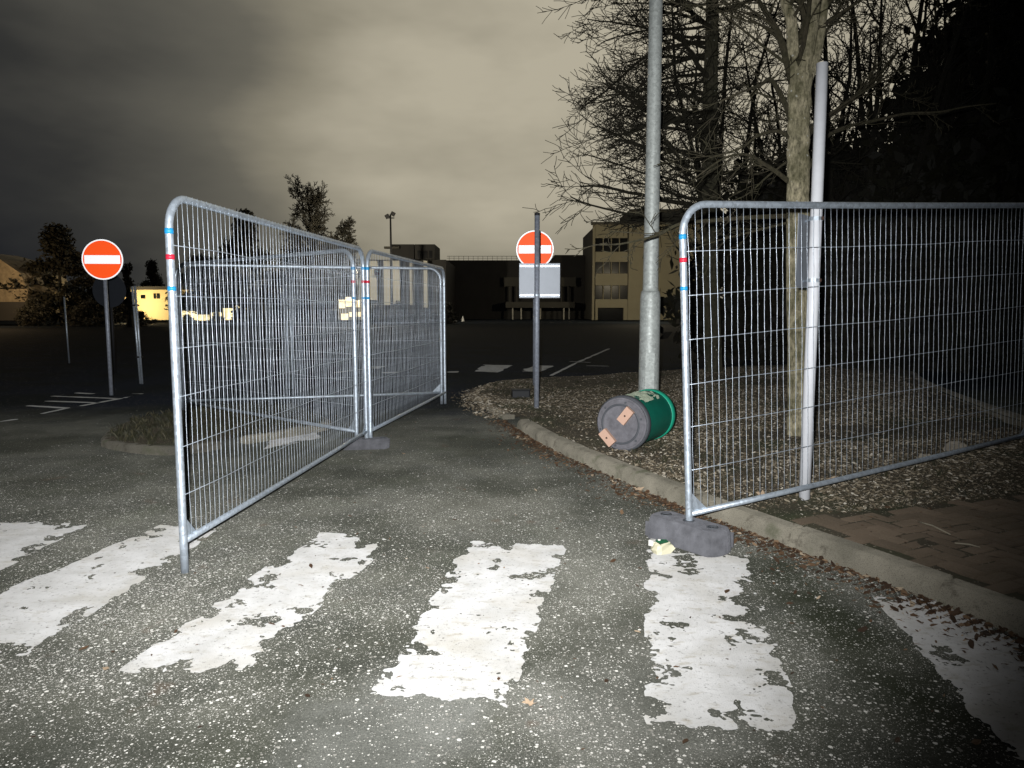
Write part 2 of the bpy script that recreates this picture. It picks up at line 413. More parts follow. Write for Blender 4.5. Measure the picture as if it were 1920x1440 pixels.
# ------------------------------------------------------------------ ground
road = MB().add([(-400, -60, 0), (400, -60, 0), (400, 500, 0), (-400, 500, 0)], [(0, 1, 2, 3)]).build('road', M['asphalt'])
tag(road, 'worn dark asphalt road and car park with pale chips', kind='structure')

def ragged(name, quad, mat, seed, cell=.012, edge=.05, hole=.62, hscale=7.0, z=.005, parent=road, stretch=1.25):
    """a painted patch with crumbled outline and missing flakes, as a sheet just above the road"""
    q = [Vector(p) for p in quad]                     # far-left, far-right, near-right, near-left
    w = max((q[1] - q[0]).length, (q[2] - q[3]).length); l = max((q[3] - q[0]).length, (q[2] - q[1]).length)
    nx, ny = max(4, int(w / cell)), max(4, int(l / cell))
    S, T = np.meshgrid(np.linspace(0, 1, nx + 1), np.linspace(0, 1, ny + 1))
    X = (1 - T) * ((1 - S) * q[0].x + S * q[1].x) + T * ((1 - S) * q[3].x + S * q[2].x)
    Y = (1 - T) * ((1 - S) * q[0].y + S * q[1].y) + T * ((1 - S) * q[3].y + S * q[2].y)
    e = np.minimum(np.minimum(S, 1 - S) * w, np.minimum(T, 1 - T) * l)
    n1 = fbm(S * w * hscale * 1.6, T * l * hscale * 1.0 * stretch, seed, 6); n2 = fbm(S * w * hscale * 1.1 + 9, T * l * hscale * stretch, seed + 5, 5)
    n3 = fbm(X * 55, Y * 55, seed + 9, 4); n4 = fbm(X * 22, Y * 22, seed + 19, 3)
    F = np.minimum(e - edge * np.clip((n1 - .33) * 2.6, 0, 1.6) + .004, (hole - n2) * .12 + np.clip(e - edge, 0, .1) * .12)
    if cell < .02: F = F + (n3 - .47) * .030 + (n4 - .45) * .020
    F[0, :] = F[-1, :] = -.01; F[:, 0] = F[:, -1] = -.01
    mb = MB(); cache = {}
    def vert(key, x, y):
        if key not in cache: cache[key] = len(mb.v); mb.v.append((x, y, z))
        return cache[key]
    for j in range(ny):
        for i in range(nx):
            cs = ((i, j), (i, j + 1), (i + 1, j + 1), (i + 1, j)); fs = [F[b, a] for a, b in cs]
            if max(fs) <= 0: continue
            poly = []
            for k in range(4):
                (a, b), (c, d) = cs[k], cs[(k + 1) % 4]; f0, f1 = fs[k], fs[(k + 1) % 4]
                if f0 > 0: poly.append(vert((a, b), X[b, a], Y[b, a]))
                if (f0 > 0) != (f1 > 0):
                    t = f0 / (f0 - f1); key = ('e',) + tuple(sorted(((a, b), (c, d))))
                    poly.append(vert(key, X[b, a] + (X[d, c] - X[b, a]) * t, Y[b, a] + (Y[d, c] - Y[b, a]) * t))
            if len(poly) > 2: mb.f.append(tuple(poly))
    if not mb.f: return None
    return mb.build(name, mat, parent)

def quad_px(*pts): return [gp(x, y) for x, y in pts]
bars = [
    (((-60, 975), (175, 982), (-60, 1105), (-330, 1075)), .60, .07),
    (((300, 985), (420, 992), (40, 1240), (-190, 1190)), .60, .06),
    (((590, 998), (752, 1008), (440, 1282), (215, 1262)), .585, .12),
    (((872, 1014), (1066, 1022), (955, 1334), (688, 1304)), .61, .07),
    (((1206, 1030), (1402, 1042), (1520, 1386), (1206, 1362)), .575, .07),
    (((1632, 1118), (1800, 1120), (2230, 1440), (1890, 1432)), .64, .05)]
for k, (q, hole, ed) in enumerate(bars):
    ragged('zebra_stripe', quad_px(*q), M['road_paint'], 31 + k * 13, hole=hole, edge=ed, cell=.0075)
# patch beside the traffic island, and far lines
ragged('white_road_mark', quad_px((505, 826), (596, 808), (604, 822), (492, 844)), M['road_paint'], 5, cell=.014, edge=.06, hole=.63)
far = [((905, 684), (966, 685), (935, 699), (888, 697)), ((1000, 685), (1042, 686), (1012, 698), (968, 697)),
       ((686, 686), (724, 687), (712, 692), (680, 692)), ((712, 698), (752, 697), (750, 700), (710, 701)), ((836, 697), (862, 696), (860, 699), (834, 699))]
for k, q in enumerate(far): ragged('white_road_mark', quad_px(*q), M['old_paint'], 80 + k, cell=.04, edge=.10, hole=.66, hscale=2.0)
def line_px(a, b, w, seed, mat='old_paint', cell=.05):
    A, B = gp(*a), gp(*b); n = Vector((-(B - A).y, (B - A).x, 0)).normalized() * w / 2
    ragged('painted_line', [A + n, B + n, B - n, A - n], M[mat], seed, cell=cell, edge=.02, hole=.60, hscale=1.4, stretch=1)
for k, (a, b, w) in enumerate([((1030, 706), (1082, 680), .11), ((1082, 680), (1142, 654), .13), ((1098, 686), (1150, 687), .12), ((1066, 678), (1110, 680), .10),
        ((75, 777), (130, 765), .10), ((150, 762), (230, 747), .10), ((230, 747), (275, 737), .10), ((50, 761), (130, 766), .12), ((72, 752), (190, 756), .12),
        ((95, 743), (222, 748), .12), ((140, 737), (178, 739), .12), ((232, 738), (272, 739), .12), ((-40, 797), (36, 786), .11),
        ((620, 700), (700, 690), .12), ((380, 690), (470, 684), .12)]):
    line_px(a, b, w, 120 + k)

# kerb line of the verge (front edge on the road), from behind the camera round the tip
KL = [(4.3, -1.6), (3.15, 0.9), (2.55, 2.2), (2.15, 3.09), (1.85, 3.74), (1.48, 4.50), (1.14, 5.24), (.74, 6.25), (.36, 7.32), (.13, 8.2), (-.10, 9.2)]
KT = [(-.10, 9.2), (-.34, 10.0), (-.56, 11.0), (-.55, 12.2), (-.30, 13.2), (.35, 13.9), (1.7, 14.5), (4.2, 15.0), (7.4, 15.2)]
def resample(line, step):
    pts = [Vector((p[0], p[1], 0)) for p in line]; out = [pts[0]]; acc = 0
    # Catmull-Rom, then equal steps
    dense = []
    for i in range(len(pts) - 1):
        p0, p1, p2, p3 = pts[max(i - 1, 0)], pts[i], pts[i + 1], pts[min(i + 2, len(pts) - 1)]
        for k in range(20):
            t = k / 20
            dense.append(.5 * ((2 * p1) + (p2 - p0) * t + (2 * p0 - 5 * p1 + 4 * p2 - p3) * t * t + (3 * p1 - p0 - 3 * p2 + p3) * t ** 3))
    dense.append(pts[-1])
    for a, b in zip(dense[:-1], dense[1:]):
        d = (b - a).length
        while acc + d >= step:
            t = (step - acc) / d; a = a.lerp(b, t); out.append(a); d = (b - a).length; acc = 0
        acc += d
    return out
def kerb_run(parent, line, stone, top=lambda p: .112, width=.15, mat='kerb_concrete', side=1, joint=.022, name='kerb_stone'):
    sub = 3; pts = resample(line, stone / sub); n = 0
    for i in range(0, len(pts) - sub, sub):
        seg = pts[i:i + sub + 1]; mb = MB(); rings = []
        jz = random.uniform(-.006, .006); jx = random.uniform(-.006, .006)
        prof = [(0, -.10), (.004, .055), (.016, .088), (.034, .103), (.055, .110), (width - .012, .112), (width, .104), (width, -.10)]
        ks = [0, .055, .5, 1, 1.5, 2, 2.5, 3 - .055, 3]
        for kk in ks:
            a = min(int(kk), sub - 1); p = seg[a].lerp(seg[a + 1], kk - a); d = (seg[a + 1] - seg[a]).normalized()
            nrm = Vector((d.y, -d.x, 0)) * side
            if kk == 0: p = p + d * joint / 2
            if kk == 3: p = p - d * joint / 2
            h = top(p); sh = .015 if kk in (0, 3) else 0
            ring = []
            for (u, z) in prof:
                zz = z * h / .112 if z > 0 else z
                wob = (float(vnoise(p.x * 9 + u * 40, p.y * 9 + z * 40, 3)) - .5) * .008
                ring.append(p + nrm * (u + jx + (sh if u < .05 else 0) + (wob if u < .06 else 0)) + Vector((0, 0, zz + jz - (sh if z > .08 else 0) + wob * .4)))
            rings.append(ring)
        m = len(prof)
        for r in rings: mb.v += [tuple(v) for v in r]
        for a in range(len(rings) - 1):
            for b in range(m):
                b2 = (b + 1) % m; mb.f.append((a * m + b, a * m + b2, (a + 1) * m + b2, (a + 1) * m + b))
        mb.f.append(tuple(range(m))); mb.f.append(tuple((len(rings) - 1) * m + b for b in range(m))[::-1])
        o = mb.build(name, M[mat], parent); n += 1
    return n
def empty_struct(name, label):
    o = bpy.data.objects.new(name, None); COL.objects.link(o); tag(o, label, kind='structure'); return o
kerb = empty_struct('kerb', 'concrete kerb between the road and the leafy verge')
kerb_run(kerb, KL, .915)
kerb_run(kerb, KT, .80, top=lambda p: .068)
# verge ground, uneven, rising gently to the right
KLm = [(p.x, p.y) for p in resample(KL, .3)]; KTm = [(p.x, p.y) for p in resample(KT, .4)]
ln = KLm + KTm[1:]
off = []
for i, p in enumerate(ln):
    a = Vector(ln[max(i - 1, 0)]); b = Vector(ln[min(i + 1, len(ln) - 1)]); d = (b - a).normalized(); off.append((p[0] + d.y * .08, p[1] - d.x * .08))
PATHK = [(7.9, 15.0), (7.0, 13.0), (6.25, 11.3), (5.55, 9.2), (5.02, 7.35), (4.85, 6.0)]
verge_poly = off + PATHK + [(5.6, 4.9), (5.6, -1.6)]
pave_edge = [(1.60, 4.42), (2.2, 4.60), (3.0, 4.86), (4.0, 5.20), (5.5, 5.6)]
pave_poly = [p for p in off if p[1] < 4.3] + pave_edge + [(5.5, -1.5)]
def elev(x, y):
    e = .092 + .045 * np.clip(x - 1.4, 0, 5) * np.clip((y - 4.3) / 1.2, 0, 1)
    e = e + (fbm(x * 1.3, y * 1.3, 4, 3) - .45) * .06 + (fbm(x * 6, y * 6, 8, 3) - .45) * .03
    ed = segdist(x, y, ln); e = np.where(ed < .22, .09 + (e - .09) * ed / .22, e)
    inp = inpoly(x, y, pave_poly); dd = segdist(x, y, pave_edge)
    e = np.where(inp, .055, np.where(dd < .25, .10 + (e - .10) * dd / .25, e))
    return e
def elev1(x, y): return float(elev(np.array([x]), np.array([y]))[0])
def terrain(name, poly, cell, mat, ef, label):
    xs = [p[0] for p in poly]; ys = [p[1] for p in poly]
    gx = np.arange(min(xs) - cell, max(xs) + cell * 2, cell); gy = np.arange(min(ys) - cell, max(ys) + cell * 2, cell)
    X, Y = np.meshgrid(gx, gy); Z = ef(X, Y); nx = len(gx)
    Cx = X[:-1, :-1] + cell / 2; Cy = Y[:-1, :-1] + cell / 2; inn = inpoly(Cx, Cy, poly)
    idx = np.full(X.shape, -1); mb = MB()
    for j, i in zip(*np.nonzero(inn)):
        f = []
        for a, b in ((j, i), (j, i + 1), (j + 1, i + 1), (j + 1, i)):
            if idx[a, b] < 0: idx[a, b] = len(mb.v); mb.v.append((X[a, b], Y[a, b], Z[a, b]))
            f.append(int(idx[a, b]))
        mb.f.append(tuple(f))
    o = mb.build(name, M[mat], None, True); tag(o, label, kind='structure'); return o
terrain('verge', verge_poly, .06, 'soil', elev, 'bare soil verge under dead leaves behind the kerb')

# block paving on the right, laid herringbone, each paver its own piece
pav = empty_struct('pavement', 'mossy red brown block paving beside the kerb')
bm = MB().box((0, 0, -.03), (.192, .092, .06)).mesh('paver'); bm.materials.append(M['paver'])
# bevelled look: a small chamfered prism
def paver_mesh():
    mb = MB(); a, b, c = .0955, .0455, .009
    vs = [(-a, -b, -.06), (a, -b, -.06), (a, b, -.06), (-a, b, -.06), (-a, -b, -c), (a, -b, -c), (a, b, -c), (-a, b, -c),
          (-a + c, -b + c, 0), (a - c, -b + c, 0), (a - c, b - c, 0), (-a + c, b - c, 0)]
    fs = [(0, 3, 2, 1), (0, 1, 5, 4), (1, 2, 6, 5), (2, 3, 7, 6), (3, 0, 4, 7), (4, 5, 9, 8), (5, 6, 10, 9), (6, 7, 11, 10), (7, 4, 8, 11), (8, 9, 10, 11)]
    me = mb.add(vs, fs).mesh('paver'); me.materials.append(M['paver']); return me
bpy.data.meshes.remove(bm); pm = paver_mesh()
pin = [(p[0] + .10, p[1] + .02) for p in off if p[1] < 4.3] + [(p[0], p[1] - .05) for p in pave_edge] + [(5.5, -1.5)]
ang = R(24); ca, sa = math.cos(ang), math.sin(ang); npv = 0
for i in range(-40, 60):
    for j in range(-40, 60):
        # herringbone: pairs on a 2x1 grid stepped diagonally
        for (ux, uy, rot) in ((.2 * i + .1 * j, .1 * j - .0 * i, 0), ):
            pass
U = .1
for k in range(-60, 80):
    for q in range(-40, 60):
        # cell units of U: horizontal brick at (k + 4q?) pattern: rows shift by one each course
        for rot, (cx, cy) in ((0, (k + 1.0 + 0, k * 1.0 + .5)), ):
            pass
cells = set()
for m_ in range(-70, 90):
    for n_ in range(-30, 40):
        # lattice vectors (1,1) and (2,-2) carry one lying and one standing paver
        bx, by = m_ + 2 * n_, m_ - 2 * n_
        for rot, (cx, cy) in ((0, (bx + 1.0, by + .5)), (1, (bx + .5, by + 2.0))):
            lx, ly = cx * U, cy * U; x = 2.6 + lx * ca - ly * sa; y = 3.4 + lx * sa + ly * ca
            if not (1.6 < x < 4.6 and 1.9 < y < 5.6) or x > .80 * y + .45: continue
            if not inpoly(np.array([x]), np.array([y]), pin)[0]: continue
            if segdist(np.array([x]), np.array([y]), ln)[0] < .235: continue
            o = put('paver', pm, None, pav); npv += 1
            sink = float(fbm(np.array([x * 1.1]), np.array([y * 1.1]), 60, 2)[0]) - .4
            o.location = (x, y, .108 + random.uniform(-.004, .003) - sink * .02)
            o.rotation_euler = (random.uniform(-.02, .02), random.uniform(-.02, .02), ang + rot * math.pi / 2 + random.uniform(-.02, .02))
# soil that has washed over the joints
terrain('soil_bed', pave_poly, .05, 'soil', lambda x, y: .096 + (fbm(x * 2.6, y * 2.6, 71, 4) - .5) * .045 + np.clip((.12 - segdist(x, y, pave_edge)) / .12, 0, 1) * .004,
        'dark soil filling the joints of the block paving')

# far footpath with its own kerb, right
fp = MB(); fpl = [(p.x, p.y) for p in resample(PATHK, .5)]
fpx = fpl + [(4.9, 5.7), (16, 5.4), (16, 15.2)]
fp.v = [(x, y, .30 - .008 * max(0, y - 8)) for x, y in fpx]; fp.f = [tuple(range(len(fpx)))]
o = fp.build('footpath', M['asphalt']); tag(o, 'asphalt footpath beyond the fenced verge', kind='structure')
pk = empty_struct('path_kerb', 'pale concrete edging along the footpath behind the fence')
kerb_run(pk, PATHK, .915, top=lambda p: .33 - .008 * max(0, p.y - 8), width=.13, side=-1)

# traffic island behind the left fence
IS = [(-4.35, 7.75), (-4.15, 7.35), (-3.6, 7.0), (-3.15, 6.95), (-2.75, 7.5), (-2.25, 8.15), (-2.12, 8.6), (-2.5, 9.3), (-3.1, 10.0), (-3.6, 10.15), (-4.15, 9.8), (-4.5, 8.9), (-4.5, 8.2), (-4.35, 7.75)]
isl = empty_struct('traffic_island_kerb', 'mossy kerb round the small traffic island')
kerb_run(isl, IS[9:] + IS[1:5], .6, top=lambda p: .075, side=-1, width=.13, mat='kerb_dark')
kerb_run(isl, IS[4:10], .6, top=lambda p: .08, side=-1, width=.13)
isp = [(p.x, p.y) for p in resample(IS, .3)]; icx = sum(p[0] for p in isp) / len(isp); icy = sum(p[1] for p in isp) / len(isp)
isp = [(icx + (x - icx) * .94, icy + (y - icy) * .96) for x, y in isp]
terrain('traffic_island', isp, .08, 'soil', lambda x, y: .085 + (fbm(x * 3, y * 3, 12, 3) - .45) * .05, 'soil and moss topped traffic island behind the fence')

# ------------------------------------------------------------------ temporary mesh fence panels
def bent_wire(seed, h, r=.0020, amp=.0032):
    rng = random.Random(seed); mb = MB(); pts = []
    k = 0; n = 14
    for i in range(n + 1):
        z = h * i / n; k = k * .5 + rng.uniform(-amp, amp)
        pts.append((k if 0 < i < n else 0, rng.uniform(-.002, .002), z))
    mb.tube(pts, r, 5); me = mb.mesh('vertical_wire', True); me.materials.append(M['wire_steel']); return me
PH, RB = 1.80, .17            # rail to rail, bottom rail above the foot
VW = [bent_wire(s, PH + .045, .0014) for s in range(9)]; VWT = [bent_wire(s + 20, PH + .045, .0011) for s in range(6)]
def fence(name, label, A, B, zA=0.0, zB=0.0, mesh_side=-1, bands=(True, True), wr=None):
    A = Vector((A[0], A[1], zA)); B = Vector((B[0], B[1], zB)); d = B - A; L = d.length
    f = thing(name, label, 'fence', A, 0, 'temporary wire mesh fence panels')
    f.rotation_euler = (0, -math.asin(d.z / L), math.atan2(d.y, d.x))
    top = RB + PH; rc = .17; r = .0205
    pts = [(0, 0, 0), (0, 0, RB), (0, 0, 1.0), (0, 0, top - rc)]
    for k in range(1, 9): q = math.pi / 2 * k / 8; pts.append((rc - rc * math.cos(q), 0, top - rc + rc * math.sin(q)))
    pts += [(L * .25, 0, top - .002), (L * .5, 0, top - .004), (L * .75, 0, top - .002), (L - rc, 0, top)]
    for k in range(1, 9): q = math.pi / 2 * k / 8; pts.append((L - rc + rc * math.sin(q), 0, top - rc + rc * math.cos(q)))
    pts += [(L, 0, 1.0), (L, 0, RB), (L, 0, 0)]
    MB().tube(pts, r, 14).build('tube_frame', M['galvanised'], f, True)
    MB().tube([(r * .6, 0, RB), (L * .3, 0, RB - .004), (L * .7, 0, RB - .004), (L - r * .6, 0, RB)], .0175, 12).build('bottom_rail', M['galvanised'], f, True)
    for sx, x0 in ((1, .015), (-1, L - .015)):
        MB().prism([(0, 0), (sx * .12, 0), (0, .12)], .004, Matrix.Translation((x0, .002, RB + .012)) @ Matrix.Rotation(math.pi / 2, 4, 'X')).build('corner_gusset', M['galvanised'], f)
    for e, x0 in enumerate((0, L)):
        if not bands[e]: continue
        for z, m, h in ((1.79, 'blue_tape', .028), (1.66, 'red_tape', .026), (1.50, 'blue_tape', .022)):
            MB().lathe([(r + .0012, -h / 2), (r + .0018, 0), (r + .0012, h / 2)], 14, Matrix.Translation((x0, 0, z))).build('tape_band', M[m], f, True)
    n = int(round(L / .0535)); yo = mesh_side * (r * .85)
    for i in range(1, n):
        x = L * i / n; z0 = RB - .012; me = random.choice(VWT if wr else VW)
        o = put('vertical_wire', me, None, f); zt = top
        for xe in (x, L - x):
            if xe < rc: zt = top - rc + math.sqrt(max(0, rc * rc - (rc - xe) ** 2))
        o.location = (x, yo, z0); s = (zt + (.018 if mesh_side < 0 else .006) - z0) / (PH + .045)
        o.scale = (random.choice((-1, 1)), 1, s)
    for k in range(1, 7):
        z = RB + PH * k / 7 + random.uniform(-.006, .006)
        ps = [(L * t / 8, yo + (mesh_side * .004), z + random.uniform(-.006, .006) * (0 < t < 8)) for t in range(9)]
        MB().tube(ps, .0012 if wr else .0020, 5).build('horizontal_wire', M['wire_steel'], f, True)
    return f
P0 = (-1.743, 3.80); P1 = (-1.46, 7.30); P2 = (-.985, 10.76); P3 = (-4.42, 9.76)
fence('temporary_fence', 'upright mesh fence panel whose near pole stands on the zebra crossing', P0, P1)
fence('temporary_fence', 'mesh fence panel in line behind the one on the zebra crossing', (P1[0] + .03, P1[1] + .05), P2, bands=(True, False))
fence('temporary_fence', 'mesh fence panel closing the far side of the fenced triangle', (P2[0] - .05, P2[1] - .03), P3, bands=(False, False), wr=1)
fence('temporary_fence', 'mesh fence panel running slantwise from the fence joint over the traffic island', (P1[0] - .10, P1[1] + .0), (P3[0] + .07, P3[1] - .07), bands=(True, False), wr=1)
fr = fence('temporary_fence', 'mesh fence panel with one pole in a grey block beside the kerb', (1.06, 4.27), (4.18, 5.86), 0.015, .225, mesh_side=1, bands=(True, False))

def fence_foot(name, label, loc, rz, L=.62, w=.22, h=.145):
    prof = []
    n = 10
    for k in range(n + 1): q = -math.pi / 2 + math.pi * k / n; prof.append((L / 2 - w / 2 + w / 2 * math.cos(q) * .55 if 1 else 0, w / 2 * math.sin(q)))
    for k in range(n + 1): q = math.pi / 2 + math.pi * k / n; prof.append((-L / 2 + w / 2 + w / 2 * math.cos(q) * .55 if 1 else 0, w / 2 * math.sin(q)))
    f = thing(name, label, 'block', loc, rz, 'fence feet')
    mb = MB(); m = len(prof)
    for z, s in ((0, 1.0), (.02, 1.02), (h - .03, .95), (h, .87)):
        for (x, y) in prof: mb.v.append((x * (1 - (1 - s) * .35), y * s, z))
    for a in range(3):
        for b in range(m): mb.f.append((a * m + b, a * m + (b + 1) % m, (a + 1) * m + (b + 1) % m, (a + 1) * m + b))
    mb.f.append(tuple(range(m))[::-1]); mb.f.append(tuple(3 * m + b for b in range(m)))
    mb.build('block', M['rubber_block'], f, False, .012)
    for k in range(-3, 4):
        for s in (-1, 1):
            MB().box((k * .075, s * (w / 2 * .985), h * .45), (.022, .012, h * .62)).build('side_rib', M['rubber_block'], f, False, .003)
    for x in (-.17, .0, .17):
        MB().lathe([(.034, h - .004), (.034, h + .004), (.026, h + .005), (.025, h + .001)], 16, Matrix.Translation((x, 0, 0))).build('socket', M['bin_dark'], f, True)
    return f
ff = fence_foot('ballast_block', 'grey fence foot block lying on the end of a zebra stripe by the kerb', (1.045, 4.25, 0.004), R(-52))
fence_foot('ballast_block', 'dark fence foot block under the joint of two panels on the asphalt', (-1.47, 7.30, 0.0), R(8), .56, .2, .10)

# ------------------------------------------------------------------ signs and posts
def no_entry(name, label, x, y, zg, zc, r, rz, post_top, post='post_steel', pr=.030):
    t = thing(name, label, 'road sign', (x, y, zg), rz, 'no entry signs')
    MB().tube([(0, 0, -.05), (0, 0, post_top - zg)], pr, 12).build('pole', M[post], t, True)
    rot = Matrix.Translation((0, -pr - .012, zc - zg)) @ Matrix.Rotation(math.pi / 2, 4, 'X')
    d = MB().lathe([(r, -.004), (r + .003, 0), (r, .003)], 48, rot).build('sign_disc', M['plate_back'], t)
    rot2 = Matrix.Translation((0, -pr - .016, zc - zg)) @ Matrix.Rotation(math.pi / 2, 4, 'X')
    MB().lathe([(r * .995, 0), (r * .995, .002)], 48, rot2).build('white_border', M['retro_white'], d)
    rot3 = Matrix.Translation((0, -pr - .019, zc - zg)) @ Matrix.Rotation(math.pi / 2, 4, 'X')
    MB().lathe([(r * .93, 0), (r * .93, .0015)], 48, rot3).build('red_face', M['retro_red'], d)
    MB().box((0, -pr - .0225, zc - zg), (r * 1.72, .002, r * .42)).build('white_bar', M['retro_white'], d)
    for s in (-1, 1): MB().tube([(-.05, -.004, zc - zg + s * r * .45), (.05, -.004, zc - zg + s * r * .45)], .012, 6).build('clip', M['galvanised'], t)
    return t
sL = gp(209, 741)
no_entry('no_entry_sign', 'red and white no entry disc on a lone thin pole beyond the fence', sL.x, sL.y, 0, at(199, 487, sL.y).z, .318, R(4), at(199, 500, sL.y).z + .2)
Yr = 12.6; cR = at(1003, 468, Yr)
no_entry('no_entry_sign', 'red and white no entry disc seen behind a pole with a grey plate', cR.x, cR.y, .05, cR.z, .318, R(-2), cR.z + .28)

# pole with the back of a square sign plate
pb = gp(1006, 763, .10); Y = pb.y
t = thing('sign_pole', 'tall galvanised pole on the verge carrying the grey back of a square plate', 'sign pole', (pb.x, Y, .06))
MB().tube([(0, 0, -.05), (0, 0, at(1008, 401, Y).z - .06)], .034, 16).build('pole', M['post_steel'], t, True)
MB().lathe([(.036, 0), (.036, .03), (.010, .04)], 16, Matrix.Translation((0, 0, at(1008, 404, Y).z - .06))).build('cap', M['metal_dark'], t, True)
c = at(1012, 526, Y); w = 76 / FPX * Y; h = 64 / FPX * Y
pl = MB().box((c.x - pb.x, .046, c.z - .06), (w, .004, h)).build('plate', M['plate_back'], t)
for s in (-1, 1):
    MB().box((c.x - pb.x, .040, c.z - .06 + s * (h / 2 - .035)), (w * .98, .010, .028)).build('stiffening_rail', M['galvanised'], pl, False, .002)
    MB().lathe([(.041, -.012), (.041, .012)], 16, Matrix.Translation((0, 0, c.z - .06 + s * (h / 2 - .035)))).build('clamp', M['galvanised'], t)

# white post behind the right panel, with the sign plate seen almost edge on
wp = (2.00, 4.93); zg = elev1(*wp)
t = thing('white_signpost', 'thick white post with a narrow grey sign plate behind the mesh panel', 'sign pole', (wp[0], wp[1], zg - .03))
MB().tube([(0, 0, -.05), (.003, 0, 1.5), (.0, 0, 3.0 - zg)], .0375, 20).build('post', M['white_post'], t, True)
Yp = 5.02
c0 = at(1504, 402, Yp); c1 = at(1536, 538, Yp)
pc = ((c0.x + c1.x) / 2 - wp[0] - .02, Yp - wp[1] + .05, (c0.z + c1.z) / 2 - zg + .03); pw = .30; phh = c0.z - c1.z
pl = MB().box(pc, (pw, .004, phh), R(50)).build('plate', M['plate_back'], t)
for s in (-1, 1):
    z = pc[2] + s * (phh / 2 - .04)
    MB().lathe([(.043, -.012), (.043, .012)], 16, Matrix.Translation((0, 0, z))).build('clamp', M['galvanised'], t)
    MB().box((.028, -.034, z), (.016, .016, .022)).build('bolt', M['bolt_dark'], t)
    MB().tube([(-.03, .01, z), (pc[0] * 1.0, pc[1] - .01, z)], .009, 6).build('bracket', M['galvanised'], t)

# street lamp column behind the fallen bin
lp = (1.512, 8.10); zg = elev1(*lp)
t = thing('lamp_column', 'tall grey lamp column with a thicker base rising behind the fallen bin', 'lamp post', (lp[0], lp[1], zg - .02))
MB().lathe([(.113, -.1), (.112, .3), (.110, 1.40), (.105, 1.47), (.095, 1.50)], 24).build('base_section', M['lamp_steel'], t, True)
MB().lathe([(.088, 1.49), (.084, 1.55), (.076, 3.2), (.068, 5.5), (.058, 8.0)], 20, caps=True).build('shaft', M['lamp_steel'], t, True)
MB().box((-.012, -.112, .62), (.105, .008, .42)).build('access_door', M['lamp_steel'], t, False, .003)
MB().lathe([(.1115, .375), (.1135, .38), (.1115, .387)], 24, caps=False).build('weld_ring', M['post_steel'], t, True)
MB().tube([(0, 0, 7.95), (0, -.2, 8.25), (0, -.7, 8.4)], .035, 10).build('bracket_arm', M['lamp_steel'], t, True)
MB().box((0, -.95, 8.38), (.26, .55, .10)).build('lantern', M['plate_back'], t, False, .03)

# slim posts in the dark car park
def slim_post(label, foot, head, r=.02, pair=None):
    f = gp(*foot); top = at(head[0], head[1], f.y); t = thing('metal_post', label, 'post', f)
    MB().tube([(0, 0, -.03), (top.x - f.x, 0, top.z)], r, 8).build('shaft', M['galvanised'], t, True)
    MB().lathe([(r * 1.15, 0), (r * 1.15, .02), (r * .5, .035)], 10, Matrix.Translation((top.x - f.x, 0, top.z - .01))).build('cap', M['metal_dark'], t, True)
    if pair:
        MB().tube([(pair, .05, -.03), (top.x - f.x + pair * 1.3, .05, top.z - .02)], r, 8).build('second_shaft', M['galvanised'], t, True)
        for zz in (.5, top.z * .8):
            q = zz / top.z; MB().box(((top.x - f.x) * q + pair * .5, .025, zz), (abs(pair) + .05, .07, .03)).build('coupler', M['metal_dark'], t)
    return t
slim_post('single thin steel post standing alone beneath the dark rounded tree', (130, 681), (120, 556), .02)
slim_post('leaning pair of coupled steel poles beside the no entry disc', (267, 720), (253, 535), .02, -.06)
slim_post('coupled pair of thin poles seen through the mesh panel', (549, 729), (546, 531), .02, -.09)
q = gp(222, 700)
t = thing('round_sign_back', 'unlit dark grey back of a round sign below the red disc', 'road sign', (q.x, q.y, 0))
zc = at(205, 545, q.y).z; xx = at(205, 545, q.y).x - q.x
MB().tube([(xx, .04, -.03), (xx, .04, zc + .2)], .03, 10).build('pole', M['metal_dark'], t, True)
MB().lathe([(.36, -.003), (.362, 0), (.36, .003)], 40, Matrix.Translation((xx, 0, zc)) @ Matrix.Rotation(math.pi / 2, 4, 'X')).build('sign_disc', M['dark_plate'], t)

# ------------------------------------------------------------------ fallen litter bin
bd = Vector((.52, .855, 0)).normalized(); bc = Vector((.985, 6.62, 0)); zb = elev1(bc.x, bc.y)
t = thing('litter_bin', 'green litter bin lying on its side by the lamp column', 'bin', (bc.x, bc.y, zb))
rb = .248
Mx = Matrix.Translation((0, 0, rb + .005)) @ Matrix(((-bd.y * -1, 0, bd.x, 0), (-bd.x, 0, bd.y, 0), (0, 1, 0, 0), (0, 0, 0, 1)))
